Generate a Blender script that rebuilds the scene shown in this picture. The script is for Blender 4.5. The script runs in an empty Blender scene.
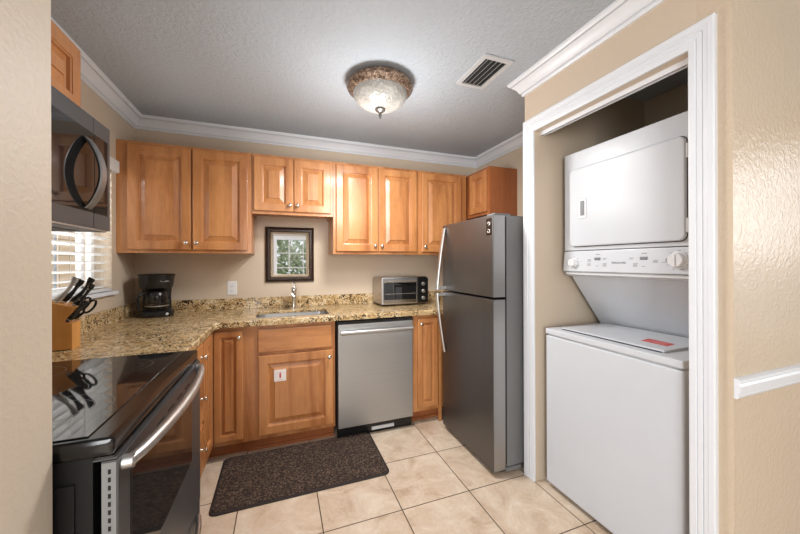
import bpy, bmesh, math, random
from math import sin, cos, pi, radians as R
from mathutils import Vector, Matrix

random.seed(7)
S = bpy.context.scene
COL = S.collection

# ------------------------------------------------------------------ camera
cd = bpy.data.cameras.new('camera')
cam = bpy.data.objects.new('camera', cd)
COL.objects.link(cam)
cd.sensor_fit = 'HORIZONTAL'
cd.sensor_width = 36.0
cd.lens = 36.0 * 323.466 / 800.0
cd.shift_y = -0.00556
cd.clip_start = 0.02
cam.matrix_world = (Matrix.Translation((0, 0, 1.2976)) @ Matrix.Rotation(-0.355, 4, 'Z')
                    @ Matrix.Rotation(pi / 2, 4, 'X') @ Matrix.Rotation(-0.0032, 4, 'Z'))
S.camera = cam

# ------------------------------------------------------------------ world, daylight, exposure
S.view_settings.view_transform = 'Standard'
S.view_settings.look = 'None'
S.view_settings.gamma = 1.0
S.view_settings.exposure = 0.22
w = bpy.data.worlds.new('sky')
S.world = w
w.use_nodes = True
bg = w.node_tree.nodes['Background']
bg.inputs[0].default_value = (0.86, 0.93, 1.0, 1)
bg.inputs[1].default_value = 1.25


def area(name, loc, rot, sx, sy, power, color=(1, 1, 1)):
    l = bpy.data.lights.new(name, 'AREA')
    l.shape = 'RECTANGLE'
    l.size, l.size_y, l.energy, l.color = sx, sy, power, color
    o = bpy.data.objects.new(name, l)
    o.location, o.rotation_euler = loc, rot
    COL.objects.link(o)
    return o


# daylight by the glass door and the kitchen window, plus added fill panels
area('daylight_glass_door', (3.52, -0.70, 1.72), (R(90), 0, R(90)), 1.40, 0.80, 13, (0.99, 0.985, 0.98))
area('dining_left_fill', (-2.32, -0.95, 1.15), (R(90), 0, R(-90)), 2.3, 1.9, 9, (0.97, 0.985, 1.0))  # added fill for the closet and refrigerator fronts
area('daylight_kitchen_window', (-1.95, 2.18, 2.28), (0, R(-52), 0), 0.7, 1.1, 58, (1, 0.995, 0.98))
# unseen panel added at the dining ceiling to brighten the room
area('dining_ceiling_fill', (0.3, -1.0, 2.38), (0, 0, 0), 1.8, 1.2, 14, (0.98, 0.985, 0.99))
area('rear_fill', (-1.15, -2.44, 1.35), (R(90), 0, 0), 1.4, 1.5, 84, (0.985, 0.99, 1.0))  # added frontal fill from behind the camera onto the cabinets

# ------------------------------------------------------------------ dimensions
XL, XR, YB, ZC = -1.034, 2.004, 3.0, 2.409
XC, YCF, YCN = 1.414, 1.597, 0.624          # closet front plane, its far and near ends
ZT, ZU = 2.135, 1.370                       # upper cabinets
YU = 2.684                                  # upper door plane

# ------------------------------------------------------------------ materials
def new_mat(name):
    m = bpy.data.materials.new(name)
    m.use_nodes = True
    nt = m.node_tree
    return m, nt, nt.nodes['Principled BSDF']


def nd(nt, t, **k):
    n = nt.nodes.new(t)
    for a, v in k.items():
        setattr(n, a, v)
    return n


def L(nt, a, b):
    nt.links.new(a, b)


def coords(nt, scale=(1, 1, 1), loc=(0, 0, 0)):
    tc = nd(nt, 'ShaderNodeTexCoord')
    mp = nd(nt, 'ShaderNodeMapping')
    mp.inputs['Scale'].default_value = scale
    mp.inputs['Location'].default_value = loc
    L(nt, tc.outputs['Object'], mp.inputs['Vector'])
    return mp.outputs['Vector']


def noise(nt, vec, scale, detail=3, rough=0.55, dist=0.0):
    n = nd(nt, 'ShaderNodeTexNoise')
    n.inputs['Scale'].default_value = scale
    n.inputs['Detail'].default_value = detail
    n.inputs['Roughness'].default_value = rough
    n.inputs['Distortion'].default_value = dist
    if vec is not None:
        L(nt, vec, n.inputs['Vector'])
    return n.outputs['Fac']


def ramp(nt, fac, stops, interp='LINEAR'):
    r = nd(nt, 'ShaderNodeValToRGB')
    r.color_ramp.interpolation = interp
    el = r.color_ramp.elements
    while len(el) < len(stops):
        el.new(0.5)
    for e, (p, c) in zip(el, stops):
        e.position = p
        e.color = (*c, 1) if len(c) == 3 else c
    L(nt, fac, r.inputs['Fac'])
    return r.outputs['Color']


def mix(nt, fac, a, b, mode='MIX'):
    n = nd(nt, 'ShaderNodeMix', data_type='RGBA', blend_type=mode)
    for i, v in ((0, fac), (6, a), (7, b)):
        if isinstance(v, (int, float)):
            n.inputs[i].default_value = v
        elif isinstance(v, tuple):
            n.inputs[i].default_value = (*v, 1)
        else:
            L(nt, v, n.inputs[i])
    return n.outputs[2]


def bump(nt, bs, h, strength, dist):
    b = nd(nt, 'ShaderNodeBump')
    b.inputs['Strength'].default_value = strength
    b.inputs['Distance'].default_value = dist
    L(nt, h, b.inputs['Height'])
    L(nt, b.outputs['Normal'], bs.inputs['Normal'])


def srgb(r, g, b):
    f = lambda c: (c / 255 / 12.92) if c <= 10 else ((c / 255 + 0.055) / 1.055) ** 2.4
    return (f(r), f(g), f(b))


def plain(name, col, rough=0.5, metal=0.0, bmp=None, coat=0.0, var=0.06, **k):
    """a uniform material with a faint procedural variation"""
    m, nt, bs = new_mat(name)
    v = coords(nt)
    n = noise(nt, v, 9.0, 3)
    lo = tuple(c * (1 - var) for c in col)
    hi = tuple(min(1, c * (1 + var)) for c in col)
    L(nt, ramp(nt, n, [(0.3, lo), (0.7, hi)]), bs.inputs['Base Color'])
    bs.inputs['Roughness'].default_value = rough
    bs.inputs['Metallic'].default_value = metal
    bs.inputs['Coat Weight'].default_value = coat
    for a, val in k.items():
        bs.inputs[a].default_value = val
    if bmp:
        bump(nt, bs, noise(nt, v, bmp[0], 3), bmp[1], bmp[2])
    return m


def wall_paint(name, col, rough, sc=75, st=0.12):
    m, nt, bs = new_mat(name)
    v = coords(nt)
    big = noise(nt, v, 1.7, 2)
    L(nt, ramp(nt, big, [(0.3, tuple(c * 0.96 for c in col)), (0.7, col)]), bs.inputs['Base Color'])
    bs.inputs['Roughness'].default_value = rough
    a = noise(nt, v, sc, 3, 0.5, 0.5)
    flat = ramp(nt, a, [(0.40, (0, 0, 0)), (0.66, (1, 1, 1))])
    bump(nt, bs, flat, st, 0.003)
    return m


def wood(name, dark, light, axis='Z', rough=0.36, grain=1.0):
    m, nt, bs = new_mat(name)
    sc = {'Z': (7, 7, 0.9), 'X': (0.9, 7, 7), 'Y': (7, 0.9, 7)}[axis]
    oi = nd(nt, 'ShaderNodeObjectInfo')
    tc = nd(nt, 'ShaderNodeTexCoord')
    ad = nd(nt, 'ShaderNodeVectorMath', operation='ADD')
    mul = nd(nt, 'ShaderNodeVectorMath', operation='SCALE')
    mul.inputs[0].default_value = (3.1, 5.7, 9.3)
    L(nt, oi.outputs['Random'], mul.inputs['Scale'])
    L(nt, tc.outputs['Object'], ad.inputs[0])
    L(nt, mul.outputs[0], ad.inputs[1])
    mp = nd(nt, 'ShaderNodeMapping')
    mp.inputs['Scale'].default_value = sc
    L(nt, ad.outputs[0], mp.inputs['Vector'])
    v = mp.outputs['Vector']
    a = noise(nt, v, 0.9, 4, 0.6, 0.8)
    base = ramp(nt, a, [(0.30, dark), (0.48, tuple((x + y) / 2 for x, y in zip(dark, light))), (0.74, light)])
    b = noise(nt, v, 11, 3, 0.6, 0.2)
    fine = ramp(nt, b, [(0.3, (0.80, 0.76, 0.70)), (0.62, (1, 1, 1))])
    c = mix(nt, 0.55 * grain, base, fine, 'MULTIPLY')
    blot = noise(nt, ad.outputs[0], 16, 3, 0.6)
    c = mix(nt, 0.30, c, ramp(nt, blot, [(0.35, (0.82, 0.78, 0.74)), (0.6, (1, 1, 1))]), 'MULTIPLY')
    L(nt, c, bs.inputs['Base Color'])
    bs.inputs['Roughness'].default_value = rough
    bs.inputs['Coat Weight'].default_value = 0.25
    bs.inputs['Coat Roughness'].default_value = 0.15
    bump(nt, bs, b, 0.05, 0.002)
    return m


def steel(name, col, rough, axis='X', metal=1.0, streak=0.12):
    m, nt, bs = new_mat(name)
    sc = {'X': (0.6, 160, 160), 'Z': (160, 160, 0.6), 'Y': (160, 0.6, 160)}[axis]
    v = coords(nt, sc)
    n = noise(nt, v, 1.0, 3, 0.6)
    L(nt, ramp(nt, n, [(0.25, tuple(c * (1 - streak) for c in col)), (0.75, tuple(min(1, c * (1 + streak)) for c in col))]),
      bs.inputs['Base Color'])
    bs.inputs['Metallic'].default_value = metal
    r = nd(nt, 'ShaderNodeMapRange')
    r.inputs['To Min'].default_value = rough * 0.85
    r.inputs['To Max'].default_value = rough * 1.15
    L(nt, n, r.inputs['Value'])
    L(nt, r.outputs[0], bs.inputs['Roughness'])
    bump(nt, bs, n, 0.03, 0.001)
    return m


def granite_mat():
    m, nt, bs = new_mat('speckled_granite')
    v = coords(nt)
    a = noise(nt, v, 24, 4, 0.65, 0.5)
    base = ramp(nt, a, [(0.28, srgb(150, 116, 72)), (0.45, srgb(188, 158, 112)), (0.58, srgb(208, 184, 144)), (0.74, srgb(224, 208, 180))])
    b = noise(nt, v, 62, 4, 0.7, 0.4)
    brown = ramp(nt, b, [(0.57, (0, 0, 0)), (0.63, (1, 1, 1))])
    c = mix(nt, brown, base, srgb(104, 76, 44))
    vn = nd(nt, 'ShaderNodeTexVoronoi')
    vn.inputs['Scale'].default_value = 88
    L(nt, v, vn.inputs['Vector'])
    clus = noise(nt, v, 15, 3, 0.6)
    add = nd(nt, 'ShaderNodeMath', operation='MULTIPLY_ADD')
    L(nt, clus, add.inputs[0])
    add.inputs[1].default_value = -0.95
    L(nt, vn.outputs['Distance'], add.inputs[2])
    dk = ramp(nt, add.outputs[0], [(0.0, (1, 1, 1)), (0.045, (0, 0, 0))])
    sh = nd(nt, 'ShaderNodeMath', operation='ADD')
    L(nt, add.outputs[0], sh.inputs[0])
    sh.inputs[1].default_value = 0.15
    dk = ramp(nt, sh.outputs[0], [(0.0, (1, 1, 1)), (0.06, (0, 0, 0))])
    c = mix(nt, dk, c, srgb(38, 28, 20))
    L(nt, c, bs.inputs['Base Color'])
    bs.inputs['Roughness'].default_value = 0.15
    return m


def tile_mat():
    m, nt, bs = new_mat('travertine_tile')
    v = coords(nt, (1, 1, 1), (-0.597 + 0.405 * 8, -1.588 + 0.405 * 12, 0))
    br = nd(nt, 'ShaderNodeTexBrick', offset=0.0, squash=1.0)
    br.inputs['Scale'].default_value = 1.0
    br.inputs['Brick Width'].default_value = 0.405
    br.inputs['Row Height'].default_value = 0.405
    br.inputs['Mortar Size'].default_value = 0.0028
    br.inputs['Mortar Smooth'].default_value = 0.15
    br.inputs['Color1'].default_value = (0, 0, 0, 1)
    br.inputs['Color2'].default_value = (1, 1, 1, 1)
    L(nt, v, br.inputs['Vector'])
    sx = nd(nt, 'ShaderNodeVectorMath', operation='MULTIPLY_ADD')
    L(nt, br.outputs['Color'], sx.inputs[0])
    sx.inputs[1].default_value = (3, 5, 0)
    L(nt, v, sx.inputs[2])
    a = noise(nt, sx.outputs[0], 5.5, 5, 0.62, 0.9)
    base = ramp(nt, a, [(0.30, srgb(186, 160, 134)), (0.45, srgb(206, 184, 160)), (0.58, srgb(216, 197, 175)), (0.72, srgb(228, 214, 197))])
    vein = noise(nt, sx.outputs[0], 9, 5, 0.7, 1.6)
    vr = ramp(nt, vein, [(0.47, (0, 0, 0)), (0.5, (1, 1, 1)), (0.53, (0, 0, 0))])
    c = mix(nt, 0.25, base, vr, 'SCREEN')
    c = mix(nt, 0.5, base, c)
    t = ramp(nt, br.outputs['Color'], [(0, (0.93, 0.92, 0.91)), (1, (1, 1, 1))])
    c = mix(nt, 1.0, c, t, 'MULTIPLY')
    c = mix(nt, br.outputs['Fac'], c, srgb(70, 52, 38))
    L(nt, c, bs.inputs['Base Color'])
    bs.inputs['Roughness'].default_value = 0.38
    inv = nd(nt, 'ShaderNodeMath', operation='SUBTRACT')
    inv.inputs[0].default_value = 1
    L(nt, br.outputs['Fac'], inv.inputs[1])
    bump(nt, bs, inv.outputs[0], 0.5, 0.002)
    return m


def mat_mat():
    m, nt, bs = new_mat('flecked_mat_fibre')
    v = coords(nt)
    a = noise(nt, v, 95, 3, 0.75)
    c = ramp(nt, a, [(0.38, srgb(22, 15, 12)), (0.48, srgb(50, 37, 30)), (0.57, srgb(82, 64, 52)), (0.68, srgb(130, 108, 90))])
    L(nt, c, bs.inputs['Base Color'])
    bs.inputs['Roughness'].default_value = 0.95
    bump(nt, bs, a, 0.8, 0.004)
    return m


def glass_mat(name, col=(1, 1, 1), rough=0.02, alpha=0.16):
    """clear thin pane: mostly transparent with a reflecting surface"""
    m, nt, bs = new_mat(name)
    nt.nodes.remove(bs)
    out = nt.nodes['Material Output']
    tr = nd(nt, 'ShaderNodeBsdfTransparent')
    tr.inputs[0].default_value = (*col, 1)
    gl = nd(nt, 'ShaderNodeBsdfGlossy')
    gl.inputs['Roughness'].default_value = rough
    lw = nd(nt, 'ShaderNodeLayerWeight')
    pw = nd(nt, 'ShaderNodeMath', operation='POWER')
    L(nt, lw.outputs['Facing'], pw.inputs[0])
    pw.inputs[1].default_value = 4.0
    fr = nd(nt, 'ShaderNodeMath', operation='MULTIPLY_ADD')
    L(nt, pw.outputs[0], fr.inputs[0])
    fr.inputs[1].default_value = 0.6
    fr.inputs[2].default_value = 0.035
    ms = nd(nt, 'ShaderNodeMixShader')
    L(nt, fr.outputs[0], ms.inputs[0])
    L(nt, tr.outputs[0], ms.inputs[1])
    L(nt, gl.outputs[0], ms.inputs[2])
    L(nt, ms.outputs[0], out.inputs['Surface'])
    return m


def lamp_glass_mat():
    m, nt, bs = new_mat('pressed_lamp_glass')
    v = coords(nt)
    vo = nd(nt, 'ShaderNodeTexVoronoi')
    vo.inputs['Scale'].default_value = 58
    L(nt, v, vo.inputs['Vector'])
    n = noise(nt, v, 7, 2)
    c = mix(nt, 0.5, ramp(nt, n, [(0.35, srgb(150, 147, 142)), (0.65, srgb(182, 179, 173))]),
            ramp(nt, vo.outputs['Distance'], [(0.1, (0.78, 0.77, 0.75)), (0.6, (1, 1, 1))]), 'MULTIPLY')
    L(nt, c, bs.inputs['Base Color'])
    bs.inputs['Roughness'].default_value = 0.2
    L(nt, c, bs.inputs['Emission Color'])
    bs.inputs['Emission Strength'].default_value = 0.15
    bump(nt, bs, vo.outputs['Distance'], 0.6, 0.006)
    return m


def medallion_mat():
    m, nt, bs = new_mat('antique_bronze_relief')
    v = coords(nt)
    vo = nd(nt, 'ShaderNodeTexVoronoi', feature='SMOOTH_F1')
    vo.inputs['Scale'].default_value = 55
    L(nt, v, vo.inputs['Vector'])
    n = noise(nt, v, 60, 4, 0.7, 1.0)
    c = ramp(nt, n, [(0.36, srgb(56, 42, 32)), (0.5, srgb(118, 94, 76)), (0.64, srgb(184, 160, 138))])
    L(nt, c, bs.inputs['Base Color'])
    bs.inputs['Roughness'].default_value = 0.15
    bs.inputs['Metallic'].default_value = 0.25
    bump(nt, bs, n, 1.0, 0.008)
    return m


def frame_mat():
    m, nt, bs = new_mat('dark_carved_frame')
    v = coords(nt)
    n = noise(nt, v, 70, 4, 0.6, 0.6)
    L(nt, ramp(nt, n, [(0.35, srgb(26, 17, 12)), (0.6, srgb(62, 42, 30)), (0.75, srgb(104, 80, 60))]), bs.inputs['Base Color'])
    bs.inputs['Roughness'].default_value = 0.4
    bump(nt, bs, n, 0.5, 0.003)
    return m


def block_wall_mat():
    m, nt, bs = new_mat('tan_block_wall')
    tc = nd(nt, 'ShaderNodeTexCoord')
    sep = nd(nt, 'ShaderNodeSeparateXYZ')
    cmb = nd(nt, 'ShaderNodeCombineXYZ')
    L(nt, tc.outputs['Object'], sep.inputs[0])
    L(nt, sep.outputs['Y'], cmb.inputs['X'])
    L(nt, sep.outputs['Z'], cmb.inputs['Y'])
    br = nd(nt, 'ShaderNodeTexBrick', offset=0.5)
    br.inputs['Scale'].default_value = 1
    br.inputs['Brick Width'].default_value = 0.4
    br.inputs['Row Height'].default_value = 0.2
    br.inputs['Mortar Size'].default_value = 0.006
    br.inputs['Color1'].default_value = (*srgb(222, 196, 164), 1)
    br.inputs['Color2'].default_value = (*srgb(212, 184, 152), 1)
    br.inputs['Mortar'].default_value = (*srgb(160, 138, 112), 1)
    L(nt, cmb.outputs[0], br.inputs['Vector'])
    L(nt, br.outputs['Color'], bs.inputs['Base Color'])
    bs.inputs['Roughness'].default_value = 0.9
    return m


M = {}
M['wall'] = wall_paint('beige_wall_paint', srgb(205, 188, 167), 0.50)
M['wall_gloss'] = wall_paint('beige_semigloss_wall_paint', srgb(205, 187, 164), 0.26, 60, 0.26)
M['wall_grey'] = wall_paint('greige_wall_paint', srgb(202, 188, 170), 0.5, 70, 0.14)
M['ceiling'] = wall_paint('textured_ceiling_paint', srgb(180, 187, 195), 0.8, 50, 0.7)
M['trim'] = plain('white_trim_paint', srgb(222, 225, 230), 0.32, var=0.01)
M['white'] = plain('white_enamel', srgb(198, 201, 206), 0.28, var=0.01, **{'Specular IOR Level': 0.3})
M['white_plastic'] = plain('white_plastic', srgb(222, 222, 224), 0.35, var=0.01)
M['panel_grey'] = plain('pale_grey_plastic', srgb(206, 207, 210), 0.3, var=0.01)
M['ink'] = plain('grey_printing', srgb(120, 122, 126), 0.5)
M['wood'] = wood('honey_maple_wood', srgb(158, 97, 52), srgb(212, 150, 94))
M['wood_h'] = wood('honey_maple_rail', srgb(158, 97, 52), srgb(212, 150, 94), 'X')
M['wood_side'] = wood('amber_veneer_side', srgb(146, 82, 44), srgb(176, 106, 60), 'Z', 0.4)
M['block'] = wood('knife_block_wood', srgb(184, 116, 50), srgb(220, 158, 84), 'Z', 0.4)
M['granite'] = granite_mat()
M['tile'] = tile_mat()
M['steel'] = steel('brushed_steel', (0.47, 0.475, 0.48), 0.46, 'X', streak=0.06)
M['steel_side'] = plain('satin_grey_metal', srgb(128, 128, 128), 0.5, 0.3)
M['steel_bright'] = steel('bright_steel', (0.54, 0.54, 0.535), 0.38, 'X', streak=0.05)
M['chrome'] = plain('polished_chrome', (0.78, 0.78, 0.78), 0.08, 1.0, var=0.02)
M['nickel'] = plain('satin_nickel', (0.66, 0.63, 0.58), 0.25, 1.0, var=0.03)
M['dark_steel'] = steel('dark_brushed_steel', (0.165, 0.162, 0.162), 0.42, 'Z', streak=0.08)
M['fridge_side'] = plain('grey_fridge_enamel', srgb(112, 112, 112), 0.5, 0.0, (220, 0.1, 0.001), var=0.03)
M['fridge_edge'] = steel('light_grey_door_edge', (0.42, 0.42, 0.42), 0.42, 'Z', streak=0.04)
M['slate'] = steel('slate_grey_steel', (0.078, 0.079, 0.082), 0.40, 'Y', metal=0.5, streak=0.06)
M['black'] = plain('gloss_black_enamel', (0.008, 0.008, 0.008), 0.18)
M['black_glass'] = plain('black_ceramic_glass', (0.010, 0.010, 0.011), 0.04, 0.0, None, 0.0, **{'Specular IOR Level': 0.9})
M['oven_glass'] = plain('dark_oven_glass', (0.012, 0.012, 0.012), 0.04, 0.0, None, 0.0, **{'Specular IOR Level': 0.34})
M['black_plastic'] = plain('black_plastic', (0.008, 0.008, 0.008), 0.24)
M['matte_black'] = plain('matte_black', (0.009, 0.009, 0.009), 0.6, **{'Specular IOR Level': 0.25})
M['ring'] = plain('grey_burner_print', (0.16, 0.16, 0.16), 0.3)
M['mat'] = mat_mat()
M['mat_edge'] = plain('dark_mat_border', srgb(40, 30, 26), 0.8, var=0.1)
M['glass'] = glass_mat('clear_window_glass', rough=0.22)
M['carafe'] = glass_mat('smoky_carafe_glass', (0.80, 0.78, 0.76), 0.02)
M['mirror'] = plain('mirror_silvering', (0.88, 0.88, 0.88), 0.015, 1.0, var=0.01)
M['frame'] = frame_mat()
M['frame_lip'] = plain('champagne_frame_lip', srgb(192, 172, 142), 0.4, 0.2, (90, 0.3, 0.002))
M['lamp_glass'] = lamp_glass_mat()
M['medallion'] = medallion_mat()
M['pewter'] = plain('dull_pewter', srgb(120, 116, 112), 0.4, 0.7)
def blind_mat():
    m, nt, bs = new_mat('white_blind_slat')
    out = nt.nodes['Material Output']
    bs.inputs['Base Color'].default_value = (*srgb(238, 238, 238), 1)
    bs.inputs['Roughness'].default_value = 0.4
    tl = nd(nt, 'ShaderNodeBsdfTranslucent')
    n = noise(nt, coords(nt), 6, 2)
    L(nt, ramp(nt, n, [(0.3, srgb(236, 236, 234)), (0.7, srgb(242, 242, 242))]), tl.inputs[0])
    ms = nd(nt, 'ShaderNodeMixShader')
    ms.inputs[0].default_value = 0.4
    L(nt, bs.outputs[0], ms.inputs[1])
    L(nt, tl.outputs[0], ms.inputs[2])
    L(nt, ms.outputs[0], out.inputs['Surface'])
    return m


M['blind'] = blind_mat()
M['cord'] = plain('white_cord', srgb(230, 228, 222), 0.7)
M['vinyl'] = plain('white_window_vinyl', srgb(226, 228, 230), 0.35, var=0.01)
M['mullion'] = plain('blue_grey_mullion', srgb(150, 160, 170), 0.4)
M['block_wall'] = block_wall_mat()
M['soil'] = plain('sandy_ground', srgb(168, 150, 124), 0.95)
M['leaf'] = plain('pale_green_leaf', srgb(186, 204, 168), 0.6, var=0.3)
M['red'] = plain('red_label_print', srgb(196, 62, 58), 0.45)
M['paper'] = plain('white_label_paper', srgb(236, 230, 226), 0.6)
M['pink'] = plain('faded_print', srgb(206, 150, 150), 0.6)
M['dark_vent'] = plain('dark_duct', (0.02, 0.02, 0.02), 0.8)
M['vent'] = plain('grey_white_vent_paint', srgb(198, 199, 200), 0.5, var=0.01)
M['toaster'] = steel('warm_toaster_steel', (0.40, 0.36, 0.32), 0.26, 'X')
M['handle_grey'] = steel('grey_handle_steel', (0.26, 0.26, 0.262), 0.42, 'Z', streak=0.05)
M['rubber'] = plain('black_rubber', (0.02, 0.02, 0.02), 0.8)

# ------------------------------------------------------------------ mesh builder
class MB:
    def __init__(self):
        self.bm = bmesh.new()

    def _new(self, verts, faces):
        vs = [self.bm.verts.new(v) for v in verts]
        fs = []
        for f in faces:
            try:
                fs.append(self.bm.faces.new([vs[i] for i in f]))
            except ValueError:
                pass
        return vs, fs

    def box(self, x0, x1, y0, y1, z0, z1, bev=0.0, seg=2):
        v = [(x0, y0, z0), (x1, y0, z0), (x1, y1, z0), (x0, y1, z0), (x0, y0, z1), (x1, y0, z1), (x1, y1, z1), (x0, y1, z1)]
        f = [(3, 2, 1, 0), (4, 5, 6, 7), (0, 1, 5, 4), (1, 2, 6, 5), (2, 3, 7, 6), (3, 0, 4, 7)]
        vs, fs = self._new(v, f)
        if bev > 0:
            es = list({e for q in fs for e in q.edges})
            bmesh.ops.bevel(self.bm, geom=es, offset=bev, segments=seg, profile=0.7, affect='EDGES', clamp_overlap=True)
        return self

    def prism(self, pts, plane, a0, a1, bev=0.0, seg=2):
        """pts polygon in a plane ('xy','xz','yz') swept along the third axis from a0 to a1"""
        def mk(p, a):
            return {'xy': (p[0], p[1], a), 'xz': (p[0], a, p[1]), 'yz': (a, p[0], p[1])}[plane]
        n = len(pts)
        v = [mk(p, a0) for p in pts] + [mk(p, a1) for p in pts]
        f = [tuple(range(n))[::-1], tuple(range(n, 2 * n))]
        f += [(i, (i + 1) % n, n + (i + 1) % n, n + i) for i in range(n)]
        vs, fs = self._new(v, f)
        bmesh.ops.recalc_face_normals(self.bm, faces=fs)
        if bev > 0:
            es = list({e for q in fs[:2] for e in q.edges})
            bmesh.ops.bevel(self.bm, geom=es, offset=bev, segments=seg, profile=0.7, affect='EDGES', clamp_overlap=True)
        return self

    def rings(self, rings, cap0=True, cap1=True, closed=True):
        idx, v = [], []
        for r in rings:
            idx.append(list(range(len(v), len(v) + len(r))))
            v += r
        f = []
        n = len(rings[0])
        for a, b in zip(idx, idx[1:]):
            for i in range(n if closed else n - 1):
                j = (i + 1) % n
                f.append((a[i], a[j], b[j], b[i]))
        if cap0:
            f.append(tuple(idx[0][::-1]))
        if cap1:
            f.append(tuple(idx[-1]))
        vs, fs = self._new(v, f)
        bmesh.ops.recalc_face_normals(self.bm, faces=fs)
        return self

    def tube(self, pts, rad, seg=12, squash=None, up=(0, 0, 1), cap=True):
        pts = [Vector(p) for p in pts]
        n = len(pts)
        rad = [rad] * n if isinstance(rad, (int, float)) else rad
        rs = []
        for i, p in enumerate(pts):
            t = (pts[min(i + 1, n - 1)] - pts[max(i - 1, 0)]).normalized()
            u = Vector(up)
            if abs(t.dot(u)) > 0.95:
                u = Vector((1, 0, 0)) if abs(t.x) < 0.9 else Vector((0, 1, 0))
            s = t.cross(u).normalized()
            q = s.cross(t).normalized()
            a, b = (rad[i], rad[i]) if squash is None else (rad[i] * squash[0], rad[i] * squash[1])
            rs.append([tuple(p + s * a * cos(2 * pi * k / seg) + q * b * sin(2 * pi * k / seg)) for k in range(seg)])
        return self.rings(rs, cap, cap)

    def lathe(self, prof, c=(0, 0, 0), axis='z', seg=32, cap=True, sx=1.0, sy=1.0):
        rs = []
        for r, h in prof:
            r = max(r, 1e-4)
            ring = []
            for k in range(seg):
                a, b = r * cos(2 * pi * k / seg) * sx, r * sin(2 * pi * k / seg) * sy
                p = {'z': (a, b, h), 'y': (a, h, b), 'x': (h, a, b)}[axis]
                ring.append((p[0] + c[0], p[1] + c[1], p[2] + c[2]))
            rs.append(ring)
        return self.rings(rs, cap, cap)

    def rectrings(self, x0, x1, z0, z1, prof, y0=0.0, cap0=True, cap1=True, rad=0.0, rs=4):
        """rectangles in xz inset by i at depth y, lofted in order; rad rounds the corners"""
        rr = []
        for i, y in prof:
            a, b, c, d = x0 + i, x1 - i, z0 + i, z1 - i
            r = max(rad - i, 0.0005) if rad else 0
            if rad:
                ring = []
                for cx, cz, t in ((b - r, c + r, -90), (b - r, d - r, 0), (a + r, d - r, 90), (a + r, c + r, 180)):
                    for k in range(rs + 1):
                        an = R(t + 90 * k / rs)
                        ring.append((cx + r * cos(an), y0 + y, cz + r * sin(an)))
            else:
                ring = [(a, y0 + y, c), (b, y0 + y, c), (b, y0 + y, d), (a, y0 + y, d)]
            rr.append(ring)
        return self.rings(rr, cap0, cap1)

    def disc(self, c, r0, r1, z, seg=48):
        v, f = [], []
        for k in range(seg):
            a = 2 * pi * k / seg
            v += [(c[0] + r0 * cos(a), c[1] + r0 * sin(a), z), (c[0] + r1 * cos(a), c[1] + r1 * sin(a), z)]
        for k in range(seg):
            j = (k + 1) % seg
            f.append((2 * k, 2 * k + 1, 2 * j + 1, 2 * j))
        self._new(v, f)
        return self

    def build(self, name, mat, parent=None, smooth=35, **props):
        me = bpy.data.meshes.new(name)
        self.bm.to_mesh(me)
        self.bm.free()
        me.materials.append(mat if not isinstance(mat, str) else M[mat])
        if smooth:
            me.shade_smooth()
            me.set_sharp_from_angle(angle=R(smooth))
        o = bpy.data.objects.new(name, me)
        COL.objects.link(o)
        if smooth:
            wn = o.modifiers.new('weighted_normals', 'WEIGHTED_NORMAL')
            wn.keep_sharp = True
            wn.weight = 100
        if parent is not None:
            o.parent = parent
        for k, v in props.items():
            o[k] = v
        return o


def thing(name, label, cat, loc=(0, 0, 0), rz=0.0, group=None):
    o = bpy.data.objects.new(name, None)
    o.empty_display_size = 0.1
    o.location = loc
    o.rotation_euler = (0, 0, R(rz))
    o['label'], o['category'] = label, cat
    if group:
        o['group'] = group
    COL.objects.link(o)
    return o


def tag(o, label, cat, group=None):
    o['label'], o['category'] = label, cat
    if group:
        o['group'] = group
    return o


def struct(mb, name, mat, parent=None, **k):
    o = mb.build(name, mat, parent, **k)
    if parent is None:
        o['kind'] = 'structure'
    return o


def text(s, size, name, mat, parent, loc, rot, ext=0.0004):
    cu = bpy.data.curves.new(name, 'FONT')
    cu.body, cu.size, cu.extrude = s, size, ext
    cu.align_x, cu.align_y = 'CENTER', 'CENTER'
    tmp = bpy.data.objects.new(name, cu)
    COL.objects.link(tmp)
    bpy.context.view_layer.update()
    me = bpy.data.meshes.new_from_object(tmp.evaluated_get(bpy.context.evaluated_depsgraph_get()))
    bpy.data.objects.remove(tmp)
    me.materials.clear()
    me.materials.append(M[mat])
    o = bpy.data.objects.new(name, me)
    COL.objects.link(o)
    o.parent = parent
    o.location, o.rotation_euler = loc, rot
    return o


# ------------------------------------------------------------------ room shell
RX0, RX1, RY0 = -2.4, 3.6, -2.5             # dining end behind the camera
WT = 0.10
for nm, a, b, mt in (('floor', -0.1, 0, 'tile'), ('ceiling', ZC, ZC + 0.1, 'ceiling')):
    plan = [(RX0 - WT, RY0 - WT), (RX1 + WT, RY0 - WT), (RX1 + WT, YB + WT), (XL - 0.14, YB + WT), (XL - 0.14, 0.852), (RX0 - WT, 0.852)]
    struct(MB().prism(plan, 'xy', a, b), nm, mt, smooth=0)
WY0, WY1, WZ0, WZ1 = 1.72, 2.645, 1.118, 1.965    # opening of the left window
mb = MB()
mb.box(XL - 0.14, XL, 0.855, WY0, 0, ZC).box(XL - 0.14, XL, WY1, YB, 0, ZC)
mb.box(XL - 0.14, XL, WY0, WY1, 0, WZ0).box(XL - 0.14, XL, WY0, WY1, WZ1, ZC)
struct(mb, 'wall_left', 'wall')
struct(MB().box(XL - 0.14, XR + 0.12, YB, YB + WT, 0, ZC), 'wall_back', 'wall')
struct(MB().box(XR, XR + 0.12, YCF, YB, 0, ZC), 'wall_right', 'wall')
# wall end on the left that hides the near side of the range
struct(MB().box(RX0, -0.431, 0.712, 0.856, 0, ZC, 0.004), 'wall_near_left', 'wall_grey')
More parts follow.
